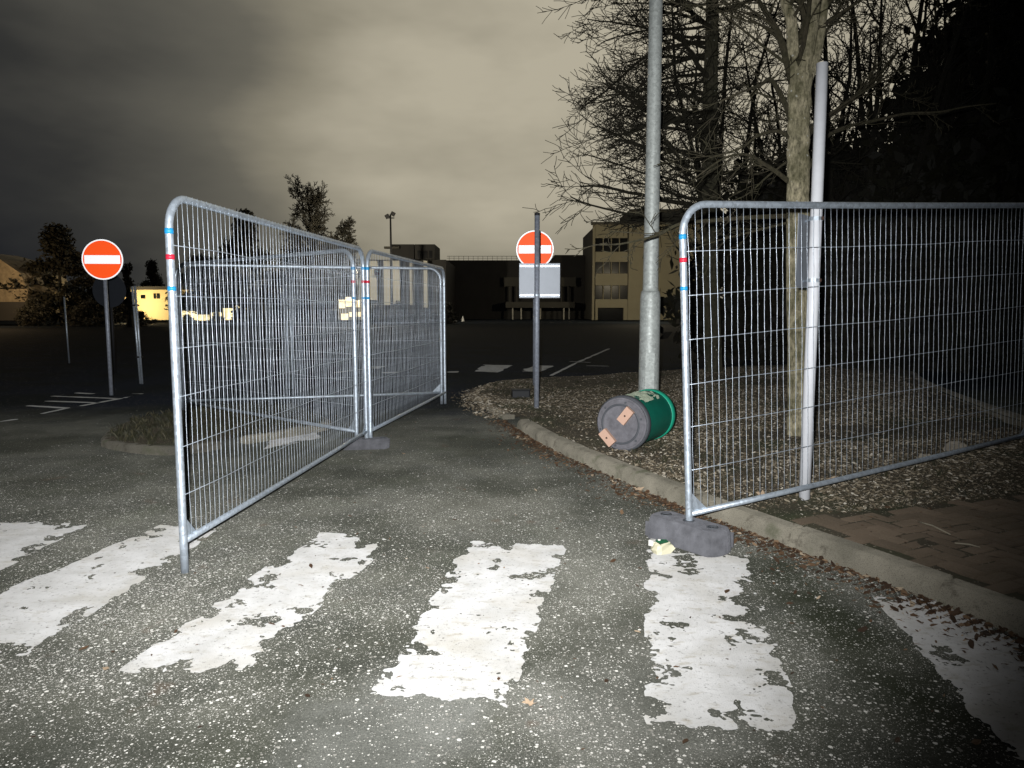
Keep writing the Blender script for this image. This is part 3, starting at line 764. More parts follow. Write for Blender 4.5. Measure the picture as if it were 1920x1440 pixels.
# local z runs along the bin away from the camera; x sideways; y up
MB().lathe([(.232, .10), (.236, .12), (.240, .40), (.244, .70), (.244, .74)], 40, Mx).build('barrel', M['bin_green'], t, True)
MB().lathe([(.243, .70), (.252, .705), (.254, .76), (.250, .80), (.225, .80), (.222, .72)], 40, Mx).build('rim', M['bin_rim'], t, True)
MB().lathe([(.205, .0), (.222, .004), (.228, .02), (.228, .05)], 40, Mx).build('base_plate', M['bin_grey'], t)
MB().lathe([(.240, .045), (.256, .052), (.258, .10), (.248, .115), (.238, .13)], 40, Mx).build('collar', M['bin_dark'], t, True)
MB().lathe([(.230, .02), (.240, .026), (.240, .046)], 40, Mx).build('base_ring', M['bin_grey'], t, True)
for (u, v, rot) in ((.06, .085, R(52)), (-.115, -.13, R(-46))):
    blk = MB().box((0, 0, 0), (.155, .085, .045), m=Matrix.Rotation(rot, 3, 'Z')); blk.v = [tuple(Mx @ (Vector(p) + Vector((u, v, -.021)))) for p in blk.v]
    bo = blk.build('wooden_foot', M['pink_wood'], t, False, .003)
    MB().lathe([(.009, 0), (.009, .004)], 10, Mx @ Matrix.Translation((u, v, -.047))).build('screw', M['bolt_dark'], bo)
MB().lathe([(.168, .0), (.172, -.004), (.184, -.004), (.188, .0)], 40, Mx, caps=False).build('moulded_ring', M['bin_dark'], t, True)
for q_ in range(6): 
    a_ = q_ * 1.047 + .3; MB().lathe([(.011, -.003), (.011, .002)], 10, Mx @ Matrix.Translation((.205 * math.cos(a_), .205 * math.sin(a_), 0))).build('rivet', M['bin_dark'], t)
# dried sludge over the upper flank
mb = MB(); n, m_ = 22, 26
for i in range(n + 1):
    for j in range(m_ + 1):
        q = R(50) + R(95) * j / m_; z = .135 + .50 * i / n
        rr = .236 + (z - .12) * .0143 + .0015 + max(0.0, (float(fbm(np.array([i * .35]), np.array([j * .35]), 90, 3)[0]) - .36) * .05)
        mb.v.append(tuple(Mx @ Vector((rr * math.cos(q), rr * math.sin(q), z))))
for i in range(n):
    for j in range(m_):
        k = float(fbm(np.array([i * .22]), np.array([j * .16]), 95, 4)[0]) - abs(j - m_ * .5) / m_ * .30 - max(0, i - n * .55) / n * .45
        if k > .29: mb.f.append((i * (m_ + 1) + j, i * (m_ + 1) + j + 1, (i + 1) * (m_ + 1) + j + 1, (i + 1) * (m_ + 1) + j))
mb.build('dried_sludge', M['sludge'], t, True)

# small black box on the verge
b = gp(976, 742, .10)
t = thing('black_box', 'small black plastic box lying on the leaves by the tall pole', 'box', (b.x, b.y, elev1(b.x, b.y) - .01), R(6))
MB().box((0, 0, .06), (.27, .16, .12)).build('body', M['black_plastic'], t, False, .015)
MB().box((0, 0, .126), (.28, .17, .014)).build('lid', M['black_plastic'], t, False, .005)

# crumpled drink carton by the fence foot
q = gp(1241, 1036)
t = thing('crushed_carton', 'crushed yellow and white carton with a green patch against the fence foot', 'litter', (q.x, q.y, .006), R(25))
rng = random.Random(4)
def crumple(size, segs, amp, seed):
    mb = MB(); rg = random.Random(seed); L_, W_, H_ = size; nx, ny = segs
    for side in (0, 1):
        for i in range(nx + 1):
            for j in range(ny + 1):
                u, v = i / nx - .5, j / ny - .5; edge = max(abs(u), abs(v)) > .49
                z = (H_ * (1 - (2 * max(abs(u), abs(v))) ** 9) if side else 0) + (rg.uniform(-amp, amp) if side and not edge else 0)
                mb.v.append((u * L_ * (1 + .08 * math.sin(v * 7)) + rg.uniform(-amp, amp) * .5, v * W_ * (1 + .12 * math.sin(u * 9)), max(0, z)))
    s = (nx + 1) * (ny + 1)
    for side in (0, 1):
        for i in range(nx):
            for j in range(ny):
                a = side * s + i * (ny + 1) + j; f = (a, a + 1, a + ny + 2, a + ny + 1); mb.f.append(f if not side else f[::-1])
    return mb
cb = MB(); rgc = random.Random(8)
for zz, sc_ in ((0, 1.0), (.02, 1.08), (.045, .92), (.058, .78)):
    for q_ in range(10):
        a_ = 6.283 * q_ / 10; ex = .058 * math.copysign(abs(math.cos(a_)) ** .5, math.cos(a_)); ey = .046 * math.copysign(abs(math.sin(a_)) ** .5, math.sin(a_))
        cb.v.append((ex * sc_ + rgc.uniform(-.008, .008), ey * sc_ + rgc.uniform(-.008, .008), max(0, zz + rgc.uniform(-.007, .007)) if zz else 0))
for a_ in range(3):
    for q_ in range(10): cb.f.append((a_ * 10 + q_, a_ * 10 + (q_ + 1) % 10, (a_ + 1) * 10 + (q_ + 1) % 10, (a_ + 1) * 10 + q_))
cb.v.append((0, 0, .045))
for q_ in range(10): cb.f.append((30 + q_, 30 + (q_ + 1) % 10, 40))
cb.build('carton_body', M['litter_card'], t)
MB().add([(-.035, -.035, .058), (.03, -.045, .052), (.045, .02, .060), (-.01, .035, .064), (-.04, .01, .06)], [(0, 1, 2, 3, 4)]).build('green_patch', M['litter_green'], t)
MB().box((-.045, .035, .05), (.04, .03, .035), R(30)).build('torn_flap', M['litter_white'], t, False, .004)
MB().lathe([(.008, .0), (.010, .004), (.006, .008)], 10, Matrix.Translation((-.012, .012, .064))).build('cap', M['litter_white'], t, True)

# rubble by the far end of the panel
for k, (px, py, s, lab) in enumerate([(1792, 836, .13, 'large pale broken brick among dead leaves at the foot of the mesh panel'), (1735, 846, .065, 'small squarish pale stone among leaves behind the mesh panel'),
                             (1850, 832, .075, 'flat pale stone lying past the broken brick')]):
    q = gp(px, py, .24); z = elev1(q.x, q.y); rg = random.Random(k + 2); mb = MB()
    mb.lathe([(s * .42, -s * .1), (s * .62, s * .1), (s * .56, s * .42), (s * .30, s * .55)], 7); mb.v = [(x * 1.25 + rg.uniform(-.2, .2) * s, y * .9 + rg.uniform(-.2, .2) * s, zz + rg.uniform(-.1, .1) * s) for x, y, zz in mb.v]
    o = mb.build('rubble_stone', M['rubble_stone']); o.location = (q.x, q.y, z); tag(o, lab, 'stone', 'loose stones')

# ------------------------------------------------------------------ leaf litter
def leaves(name, pts, zf, mat, smin, smax, label, tilt=.35, seed=1):
    rg = np.random.RandomState(seed); n = len(pts); v = np.zeros((n, 6, 3))
    sh = np.array([(-.5, 0, 0), (-.15, .26, .05), (.25, .20, .03), (.5, 0, .06), (.22, -.22, .04), (-.18, -.24, .05)])
    sz = rg.uniform(0, 1, n) ** 3.2 * (smax - smin) + smin; a = rg.uniform(0, 6.283, n)
    tx, ty = rg.uniform(-tilt, tilt, n), rg.uniform(-tilt, tilt, n); asp = rg.uniform(.55, 1.2, n)
    px, py = pts[:, 0], pts[:, 1]; pz = zf(px, py)
    for k in range(6):
        x = sh[k, 0] * sz * (1 + rg.uniform(-.2, .2, n)); y = sh[k, 1] * sz * asp * (1 + rg.uniform(-.3, .3, n)); z = sh[k, 2] * sz * rg.uniform(0, 3, n)
        v[:, k, 0] = px + x * np.cos(a) - y * np.sin(a); v[:, k, 1] = py + x * np.sin(a) + y * np.cos(a)
        v[:, k, 2] = pz + z + x * tx + y * ty + sz * .16 + .002
    mb = MB(); mb.v = v.reshape(-1, 3).tolist()
    for i in range(n): o = i * 6; mb.f.append((o, o + 1, o + 2, o + 3)); mb.f.append((o, o + 3, o + 4, o + 5))
    ob = mb.build(name, M[mat]); tag(ob, label, 'leaves', kind='stuff'); return ob
rs = np.random.RandomState(3)
c = np.column_stack((rs.uniform(-.7, 6.3, 400000), rs.uniform(3.6, 14.5, 400000)))
keep = inpoly(c[:, 0], c[:, 1], verge_poly) & ~inpoly(c[:, 0], c[:, 1], pave_poly) & (c[:, 0] < .78 * c[:, 1] + .4)
dk = segdist(c[:, 0], c[:, 1], ln); dn = fbm(c[:, 0] * 1.1, c[:, 1] * 1.1, 21, 4)
nearw = np.clip(6.8 / c[:, 1], .25, 1) ** 1.5
keep &= (dk > .17) & (rs.uniform(0, 1, len(c)) < np.clip((dn - .26) * 3.6, .12, 1) * nearw)
leaves('leaf_litter', c[keep], elev, 'dead_leaf', .008, .046, 'mixed dead leaves and chips strewn over the verge', seed=5)
# gutter
pts = resample(KL, .05); g = []
for i in range(9500):
    k = rs.randint(50, len(pts) - 1); p = pts[k]; d = (pts[k] - pts[k - 1]).normalized(); w = abs(rs.normal(0, .5)) ** 1.4 * .26
    if rs.uniform() > .35 + .9 * float(vnoise(np.array([p.x * 1.5]), np.array([p.y * 1.5]), 33)[0]): continue
    g.append((p.x - d.y * (w + .012) + rs.uniform(-.02, .02), p.y + d.x * (w + .012)))
leaves('gutter_litter', np.array(g), lambda x, y: 0 * x + .002, 'gutter_leaf', .014, .055, 'wet brown leaf mulch along the foot of the kerb', .5, 9)
ptk = resample(KT, .05); g2 = []
for i in range(3800):
    k = rs.randint(1, min(len(ptk) - 1, 90)); p = ptk[k]; d = (ptk[k] - ptk[k - 1]).normalized(); w = rs.normal(.02, .13); g2.append((p.x + d.y * w, p.y - d.x * w, w))
g2 = np.array(g2)
leaves('tip_litter', g2[:, :2], lambda x, y: np.clip(.004 + (g2[:, 2] + .08) * .6, .004, .078), 'dead_leaf', .02, .07, 'leaf mulch heaped over the rounded tip of the kerb', .5, 19)
# a few on the pavers and the road
c = np.column_stack((rs.uniform(1.6, 4.6, 700), rs.uniform(2.4, 5.4, 700))); keep = inpoly(c[:, 0], c[:, 1], pave_poly) & (segdist(c[:, 0], c[:, 1], pave_edge) < rs.exponential(.3, 700))
leaves('pavement_litter', c[keep], lambda x, y: 0 * x + .115, 'gutter_leaf', .02, .06, 'scattered brown leaf scraps on the block paving', .3, 12)
c = np.column_stack((rs.uniform(-2.5, 2.0, 420), rs.uniform(2.2, 10, 420)))
keep = ~inpoly(c[:, 0], c[:, 1], [(p[0] - .2, p[1]) for p in ln] + [(8, 15), (8, -2)])
leaves('road_litter', c[keep], lambda x, y: 0 * x + .006, 'gutter_leaf', .015, .045, 'sparse leaf scraps blown over the asphalt', .3, 14)
# leaves big enough to pick out
def big_leaf(px, py, z, s, label, rz, mat='pale_leaf'):
    p = gp(px, py, z); lob = []
    for k in range(15):
        q = 2 * math.pi * k / 15; rr = (1.0 if k % 3 == 0 else (.52 if k % 3 == 1 else .62)) * s * (1 + random.uniform(-.12, .12)); lob.append((rr * math.cos(q), rr * math.sin(q)))
    mb = MB(); mb.v = [(0, 0, .012)] + [(x, y, .008 + abs(x) * .28 + random.uniform(0, .012)) for x, y in lob]
    mb.f = [(0, k + 1, (k + 1) % 15 + 1) for k in range(15)]
    o = mb.build('fallen_leaf', M[mat]); o.location = p; o.rotation_euler = (random.uniform(-.2, .2), random.uniform(-.2, .2), rz)
    tag(o, label, 'leaf', 'large fallen leaves'); return o
big_leaf(1562, 902, .15, .05, 'pale dead leaf lying past the white post above the bottom rail', .4)
big_leaf(1428, 931, .12, .05, 'pale curled leaf caught on the bottom rail near the block', 1.2)
big_leaf(1197, 921, .01, .045, 'pale leaf in the gutter below a kerb joint', .2)
big_leaf(992, 1326, .004, .028, 'beige leaf lying off the near end of a zebra stripe', 2.2)
big_leaf(980, 826, .004, .06, 'curled brown leaf on asphalt where the kerb begins', 1.0, 'dead_leaf')
# fallen twigs on the paving
for k, (a, b, lab) in enumerate([((1790, 1018), (1838, 1026), 'pale straight twig lying on the block paving'), ((1722, 978), (1782, 1002), 'crooked twig at the edge of the block paving')]):
    A, B = gp(*a, .117), gp(*b, .117); mid = A.lerp(B, .5) + Vector((.01, .03 * k, .004))
    o = MB().tube([A, A.lerp(mid, .6), mid, B], [.004, .005, .0045, .003], 6).build('fallen_twig', M['twig_pale'], None, True); tag(o, lab, 'twig', 'fallen twigs')
# grass tufts on the island and along the kerb foot
def tufts(name, spots, h, label, seed):
    rg = random.Random(seed); mb = MB()
    for (x, y, z) in spots:
        for b in range(rg.randint(5, 9)):
            a = rg.uniform(0, 6.28); l = h * rg.uniform(.5, 1.3); w = .004; dx, dy = math.cos(a), math.sin(a); k = rg.uniform(.2, .8)
            p0 = (x + rg.uniform(-.02, .02), y + rg.uniform(-.02, .02))
            o = len(mb.v); mb.v += [(p0[0] - dy * w, p0[1] + dx * w, z), (p0[0] + dy * w, p0[1] - dx * w, z), (p0[0] + dx * l * k * .5 + dy * w * .7, p0[1] + dy * l * k * .5 - dx * w * .7, z + l * .7),
                     (p0[0] + dx * l * k, p0[1] + dy * l * k, z + l * .95)]
            mb.f.append((o, o + 1, o + 2, o + 3))
    ob = mb.build(name, M['grass_blade']); tag(ob, label, 'grass', kind='stuff')
sp = []
for i in range(900):
    x, y = rs.uniform(-4.6, -2.0), rs.uniform(6.9, 10.2)
    if inpoly(np.array([x]), np.array([y]), isp)[0]: sp.append((x, y, .08))
tufts('island_grass', sp, .07, 'short weedy grass on the traffic island', 3)
sp = []
for i in range(800):
    x, y = rs.uniform(-.4, 5), rs.uniform(4.6, 13)
    if inpoly(np.array([x]), np.array([y]), verge_poly)[0] and vnoise(np.array([x * .9]), np.array([y * .9]), 77)[0] > .58 and not inpoly(np.array([x]), np.array([y]), pave_poly)[0]: sp.append((x, y, elev1(x, y) - .005))
tufts('verge_grass', sp, .06, 'thin weedy grass poking through the verge leaves', 8)

# ------------------------------------------------------------------ trees
def unit(v): return v.normalized() if v.length > 1e-6 else Vector((0, 0, 1))
def grow(out, p, d, L, r, lvl, P, rg):
    n = max(3, int(L / P['seg'][lvl])); st = L / n; pts = [p.copy()]; rad = [r]; dirs = [d]
    for i in range(n):
        w = P['wob'][lvl]
        d = unit(d + Vector((rg.uniform(-w, w), rg.uniform(-w, w), rg.uniform(-w, w) + P['up'][lvl])))
        p = p + d * st; pts.append(p.copy()); dirs.append(d); rad.append(max(P['rmin'], r * (1 - (1 - P['tip']) * (i + 1) / n)))
    s = 8 if r > .06 else 6 if r > .03 else 4 if r > .012 else 3
    out[0 if lvl == 0 else 1].tube(pts, rad, s, caps=False)
    if lvl >= P['max']: return
    k = P['kids'][lvl]; k = int(k * rg.uniform(.75, 1.3) + .5)
    for c in range(k):
        t = P['from'][lvl] + (1 - P['from'][lvl]) * (c + rg.random()) / k; i = min(int(t * n), n - 1)
        base = pts[i].lerp(pts[i + 1], t * n - i); dd = dirs[i + 1]
        ax = unit(dd.orthogonal()); ax.rotate(Matrix.Rotation(rg.uniform(0, 6.283), 3, dd)); an = R(rg.uniform(*P['ang'][lvl]))
        nd = unit(dd * math.cos(an) + ax * math.sin(an))
        if 'flat' in P: nd = unit(Vector((nd.x, nd.y, nd.z * P['flat'])))
        rl = rad[i] * P['rr'][lvl] * rg.uniform(.8, 1.1)
        grow(out, base, nd, L * P['lr'][lvl] * rg.uniform(.6, 1.2) * (1 - .45 * t), max(P['rmin'], rl), lvl + 1, P, rg)
def finish_tree(name, label, out, mats, base, group=None):
    t = thing(name, label, 'tree', base, 0, group)
    for nm, mb, mt in zip(('trunk', 'crown'), out, mats):
        mb.v = [(x - base[0], y - base[1], z - base[2]) for x, y, z in mb.v]; mb.build(nm, M[mt], t, True)
    return t
PB = dict(seg=[.4, .22, .14, .10, .08], wob=[.05, .16, .22, .26, .28], up=[.02, .03, .035, .04, .05], rmin=.0035, tip=.3, max=3,
          kids=[8, 9, 5, 3], ang=[(35, 60), (30, 65), (30, 65), (30, 60)], lr=[.5, .42, .45, .5], rr=[.6, .5, .55, .6])
PB['from'] = [.3, .18, .15, .2]

# front tree: its trunk is caught by the torch
Y1 = 7.15; zg1 = elev1(2.8, Y1)
def tp(px, py, Y=Y1): return at(px, py, Y)
rg = random.Random(11); out = [MB(), MB()]
trunk = [tp(1501, 840), tp(1500, 815), tp(1499, 760), tp(1497, 600), tp(1495, 480), tp(1496, 390), tp(1496, 300), tp(1497, 240), tp(1499, 180), tp(1502, 130)]
rad = [.150, .122, .110, .104, .102, .106, .101, .098, .108, .105]
dn = []; dr = []
for i in range(len(trunk) - 1):
    for k in range(4): dn.append(trunk[i].lerp(trunk[i + 1], k / 4) + Vector((rg.uniform(-.006, .006), 0, 0))); dr.append((rad[i] + (rad[i + 1] - rad[i]) * k / 4) * rg.uniform(.96, 1.05))
out[0].tube(dn, dr, 16)
def limb(pts, r0, r1, kids=7, L=.9, lvl=2, P=PB, o=None, rr=None):
    o = o or out; n = len(pts); dense = []
    for i in range(n - 1):
        p0, p1, p2, p3 = pts[max(i - 1, 0)], pts[i], pts[i + 1], pts[min(i + 2, n - 1)]
        for k in range(5):
            t = k / 5; dense.append(.5 * ((2 * p1) + (p2 - p0) * t + (2 * p0 - 5 * p1 + 4 * p2 - p3) * t * t + (3 * p1 - p0 - 3 * p2 + p3) * t ** 3))
    dense.append(pts[-1]); m = len(dense)
    rd = [r0 + (r1 - r0) * i / (m - 1) for i in range(m)]
    o[0 if r0 > .04 else 1].tube(dense, rd, 10 if r0 > .04 else 6)
    for c in range(kids):
        t = .2 + .8 * (c + rg.random()) / kids; i = min(int(t * (m - 1)), m - 2); d = unit(dense[i + 1] - dense[i])
        ax = unit(d.orthogonal()); ax.rotate(Matrix.Rotation(rg.uniform(0, 6.28), 3, d)); an = R(rg.uniform(30, 65))
        grow(o, dense[i], unit(d * math.cos(an) + ax * math.sin(an)), L * rg.uniform(.5, 1.2), max(.004, rd[i] * .45), lvl, P, rg)
V = Vector
limb([tp(1499, 200), tp(1488, 120), tp(1484, 40), tp(1470, -60), V((2.55, 7.0, 6.6))], .070, .03, 9, 1.5, 1)
limb([tp(1502, 140), tp(1518, 70), tp(1527, 0), tp(1530, -90), V((2.95, 7.3, 7.2))], .078, .03, 9, 1.5, 1)
limb([tp(1506, 170), tp(1532, 100), tp(1545, 20), tp(1556, -60), V((3.25, 7.2, 6.4))], .050, .02, 8, 1.4, 1)
limb([tp(1494, 190), tp(1464, 75), tp(1440, 30), tp(1405, -25, 6.9)], .038, .016, 10, 1.1, 1)
limb([tp(1488, 240), tp(1472, 195), tp(1446, 150, 7.0), tp(1425, 160, 6.8), tp(1392, 172, 6.6), tp(1350, 190, 6.5)], .030, .006, 9, .6)
limb([tp(1486, 262), tp(1458, 246), tp(1420, 255, 7.0), tp(1390, 277, 6.9), tp(1332, 296, 6.8)], .022, .005, 10, .5)
limb([tp(1484, 345), tp(1455, 322), tp(1432, 307), tp(1400, 290, 7.0), tp(1357, 297, 6.8), tp(1302, 335, 6.7)], .026, .005, 11, .5)
limb([tp(1486, 405), tp(1420, 407, 7.0), tp(1340, 413, 6.9), tp(1275, 420, 6.7), tp(1232, 441, 6.6), tp(1165, 457, 6.5), tp(1112, 459, 6.4)], .026, .005, 14, .45)
limb([tp(1486, 415), tp(1420, 432, 7.2), tp(1350, 450, 7.3), tp(1290, 470, 7.3)], .014, .004, 8, .4)
limb([tp(1480, 300), tp(1440, 330, 7.3), tp(1400, 365, 7.4), tp(1350, 385, 7.4)], .012, .004, 6, .4)
limb([tp(1506, 330), tp(1528, 295), tp(1545, 262, 7.3), tp(1580, 240, 7.5), tp(1640, 226, 7.7), tp(1700, 213, 7.8), tp(1760, 210, 7.8), tp(1812, 200, 7.8), tp(1868, 194, 7.8)], .024, .006, 9, .35)
limb([tp(1508, 260), tp(1535, 230, 7.4), tp(1580, 200, 7.7), tp(1640, 150, 7.9), tp(1690, 90, 8.0)], .040, .008, 12, 1.0, 1)
finish_tree('bare_tree', 'bare tree with mossy pale trunk behind the white post', out, ('bark_lit', 'twig_bark'), (trunk[1].x, Y1, zg1), 'bare trees on the verge')

# second tree further back, its crown spread against the sky
Y2 = 14.0; rg = random.Random(23); out = [MB(), MB()]
def t2(px, py): return at(px, py, Y2)
P2t = dict(PB, kids=[8, 13, 9, 4], lr=[.5, .50, .5, .55], up=[.02, -.03, .03, .06, .05], wob=[.05, .17, .24, .3, .3], flat=.7, rmin=.0058)
tr = [t2(1338, 712), t2(1338, 690), t2(1334, 560), t2(1331, 400), t2(1330, 260), t2(1333, 120), t2(1336, 0), V((3.75, 14.0, 9.5)), V((3.7, 14.1, 12))]
out[0].tube(tr, [.21, .165, .155, .15, .14, .125, .11, .07, .03], 14)
for k in range(66):
    t = (k + rg.random()) / 66; z = 2.7 + t * 6.6; a = rg.uniform(0, 6.283) if k % 5 < 2 else math.pi + rg.uniform(-.8, .8)
    dd = V((math.cos(a), math.sin(a) * .8, rg.uniform(-.12, .55) + .2 * t)).normalized()
    x = 3.85 - .02 * (z - 2); grow(out, V((x, 14.0, z)), dd, rg.uniform(1.7, 3.4) * (1 - .2 * t), rg.uniform(.022, .055), 1, P2t, rg)
finish_tree('bare_tree', 'wide bare tree with dense drooping twigs behind the lamp column', out, ('bark_dark', 'twig_dark'), (tr[1].x, Y2, .1), 'bare trees on the verge')
# stems of the dark thicket behind
PT = dict(PB, kids=[7, 8, 5, 3], up=[.03, .06, .05, .05, .05], rmin=.0075, lr=[.5, .45, .45, .5], wob=[.07, .18, .24, .28, .3])
tlabels = ['slender many stemmed bare tree rising between the two verge trees', 'bare tree forking behind the white post', 'dense bare tree behind the top of the white post', 'dark bare tree at the edge of the black thicket', 'low twiggy bare tree overlapping the black evergreens', 'crowded many stemmed bare tree deep behind the mossy trunk']
for k, (x, y, h, ns) in enumerate([(5.1, 18.5, 9.5, 4), (6.7, 14.8, 8.5, 6), (8.0, 16.2, 9.0, 7), (9.2, 15.2, 8.5, 7), (7.6, 18.5, 8.0, 6), (7.0, 21.0, 7.0, 7)]):
    rg = random.Random(50 + k); out = [MB(), MB()]; base = V((x, y, .1))
    for q_ in range(ns):
        a = q_ * 6.283 / ns + rg.uniform(-.4, .4); ln_ = rg.uniform(.10, .30); tip = base + V((math.cos(a) * h * ln_, math.sin(a) * h * ln_, h * rg.uniform(.8, 1.05)))
        mid = base.lerp(tip, .5) + V((rg.uniform(-.3, .3), rg.uniform(-.3, .3), 0)); st = base + V((math.cos(a) * .12, math.sin(a) * .12, -.1))
        stem = [st, st.lerp(mid, .5) + V((rg.uniform(-.15, .15), 0, 0)), mid, mid.lerp(tip, .5) + V((rg.uniform(-.25, .25), 0, 0)), tip]
        out[0].tube(stem, [.10, .075, .055, .04, .012], 8)
        for i in range(11):
            t = .2 + .8 * (i + rg.random()) / 11; j = min(int(t * 4), 3); p = stem[j].lerp(stem[j + 1], t * 4 - j); aa = rg.uniform(0, 6.283)
            grow(out, p, V((math.cos(aa), math.sin(aa), rg.uniform(.2, 1.3))).normalized(), rg.uniform(1.2, 2.4) * (1.15 - .5 * t), .03 * (1.15 - .6 * t), 1, PT, rg)
    finish_tree('bare_tree', tlabels[k], out, ('bark_black', 'bark_black'), (x, y, .1), 'bare trees of the thicket')

# evergreen masses
def evergreen_mesh(w, h, n, seed, leaf, round_=1.0):
    rg = np.random.RandomState(seed); nc = 90; cl = []
    for i in range(nc):
        t = rg.uniform(0.03, 1) ; rr = w * (math.sin(min(1, t * 1.15 + .12) * math.pi) ** .6 if round_ else (1 - t) ** .8 + .08) * math.sqrt(rg.uniform(.15, 1)); a = rg.uniform(0, 6.283)
        cl.append((rr * math.cos(a), rr * math.sin(a), h * (.04 + .93 * t), rg.uniform(.10, .22) * w + .12))
    cl = np.array(cl); idx = rg.randint(0, nc, n); d = rg.normal(0, 1, (n, 3)); d /= np.linalg.norm(d, axis=1)[:, None]
    c = cl[idx, :3] + d * (cl[idx, 3] * (.3 + np.minimum(rg.exponential(.45, n), 1.15)))[:, None] * np.array([1.2, 1.2, .9]); c[:, 2] = np.maximum(c[:, 2], .05)
    u = rg.normal(0, 1, (n, 3)); u /= np.linalg.norm(u, axis=1)[:, None]; v = np.cross(u, rg.normal(0, 1, (n, 3))); v /= np.linalg.norm(v, axis=1)[:, None]
    s = leaf * rg.uniform(.6, 1.4, n)[:, None]; q = np.stack((c - u * s, c + v * s * .5, c + u * s, c - v * s * .5), 1)
    mb = MB(); mb.v = q.reshape(-1, 3).tolist(); mb.f = [(4 * i, 4 * i + 1, 4 * i + 2, 4 * i + 3) for i in range(n)]
    me = mb.mesh('crown'); me.materials.append(M['evergreen']); return me
EV = [evergreen_mesh(2.6, 8.5, 13000, 1, .17), evergreen_mesh(3.0, 13, 17000, 2, .20), evergreen_mesh(2.4, 4.2, 7000, 3, .13)]
def evergreen(name, label, loc, me, s, rz, group, cat='tree'):
    t = thing(name, label, cat, loc, rz, group); t.scale = s
    put('crown', me, None, t); h = me.vertices and max(v.co.z for v in me.vertices) * .8
    MB().tube([(0, 0, -.1), (.03, 0, h * .5), (0, 0, h)], [.16, .11, .03], 8).build('trunk', M['bark_black'], t, True)
G = 'black evergreens behind the mesh panel'
LAB = 'black evergreen tree in the dark thicket right of the bare trees'
for k, (x, y, i, s) in enumerate([(6.3, 18.5, 2, 1.1), (8.6, 19.5, 2, 1.25), (11.9, 17.5, 0, 1.0), (14.6, 18.8, 1, 1.05), (14.3, 16.5, 1, .95), (17.2, 21, 1, 1.2), (15.6, 24.5, 1, 1.15), (11.8, 14.8, 0, .85), (17.5, 19, 1, 1.2), (14.6, 14.0, 0, 1.05), (12.4, 12.9, 0, .8),
                                  (7.5, 14.2, 2, .95), (9.0, 13.6, 2, 1.05), (10.3, 12.6, 2, 1.1), (10.4, 15.8, 0, 1.05), (12.6, 16.5, 1, .9)]):
    evergreen('evergreen_tree', LAB, (x, y, .05), EV[i], (s, s, s * random.uniform(.92, 1.1)), k * 1.3, G)
# far silhouettes on the left and middle
def far_tree(name, label, px, ytop, Y, wpx, kind, rz=0.0, ybase=600):
    p = at(px, ytop, Y); w = wpx / FPX * Y / 2; h = p.z
    if kind == 'ever':
        me = EV[0]; s = (w / 2.9, w / 2.9, h / 8.6); evergreen(name, label, (p.x, Y, 0), me, s, rz, 'dark trees beyond the car park')
    else:
        rg = random.Random(int(px)); out = [MB(), MB()]; P = dict(PB, kids=[8, 11, 9, 4], lr=[.5, .55, .6, .6], rmin=.021, seg=[.8, .5, .35, .25, .2], up=[.02, .05, .05, .05, .05], max=3); base = V((p.x, Y, 0))
        out[0].tube([base, base + V((0, 0, h * .3)), base + V((.1, 0, h * .9))], [.28, .2, .05], 8)
        for i in range(60):
            t = .10 + .88 * (i + rg.random()) / 60; a = rg.uniform(0, 6.283)
            grow(out, base + V((0, 0, h * t)), V((math.cos(a), math.sin(a), rg.uniform(.5, 1.2))).normalized(), w * rg.uniform(.7, 1.1) * (1.15 - .5 * t), .10 * (1.1 - .7 * t), 1, P, rg)
        finish_tree(name, label, out, ('bark_black', 'bark_black'), tuple(base), 'dark trees beyond the car park')
far_tree('evergreen_tree', 'dark rounded tree left of the lone no entry disc', 105, 420, 62, 150, 'ever')
far_tree('evergreen_tree', 'dark squat evergreen behind the lit cream building', 284, 487, 84, 60, 'ever', 1)
far_tree('evergreen_tree', 'low dark tree directly under the lone no entry disc', 200, 500, 64, 90, 'ever', 2)
far_tree('evergreen_tree', 'rounded dark tree seen through the mesh near its top', 458, 392, 70, 120, 'ever', 3)
far_tree('bare_tree', 'tall bushy bare tree above the mesh panel top', 578, 362, 72, 130, 'bare')
far_tree('bare_tree', 'smaller bare tree above the fence joint', 640, 425, 76, 80, 'bare')
far_tree('evergreen_tree', 'low dark tree filling behind the fenced triangle', 375, 478, 72, 130, 'ever', 4)
far_tree('evergreen_tree', 'low dark tree below the tall bushy bare tree', 560, 462, 78, 170, 'ever', 5)
far_tree('bare_tree', 'small bare sapling right of the lone no entry disc', 238, 497, 55, 30, 'bare')

# ------------------------------------------------------------------ far buildings
def px_box(mb, x0, x1, y0, y1, Y, dep):
    a, b = at(x0, y1, Y), at(x1, y0, Y); mb.b2(a.x, b.x, Y, Y + dep, max(a.z, 0) if y1 >= 599 else a.z, b.z); return mb
def part(name, mat, parent, *rects, Y=85, dep=.4):
    mb = MB()
    for r in rects: px_box(mb, *r, Y, dep)
    o = mb.build(name, M[mat]); px_, py_, pz_ = parent.location
    o.data.transform(Matrix.Translation((-px_, -py_, -pz_))); o.parent = parent; return o
Yb = 85
b = thing('office_block', 'tan four storey office block with rows of dark windows right of the square plate', 'building', (at(1160, 600, Yb).x, Yb, 0))
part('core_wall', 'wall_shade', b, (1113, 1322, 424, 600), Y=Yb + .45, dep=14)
part('end_pier', 'wall_tan', b, (1110, 1116, 420, 600), Y=Yb, dep=.43)
part('blank_wall', 'wall_tan', b, (1177, 1320, 420, 600), Y=Yb, dep=.43)
rows = [(446, 472), (491, 513), (535, 561)]; sp_ = [(420, 446), (472, 491), (513, 535), (561, 577)]
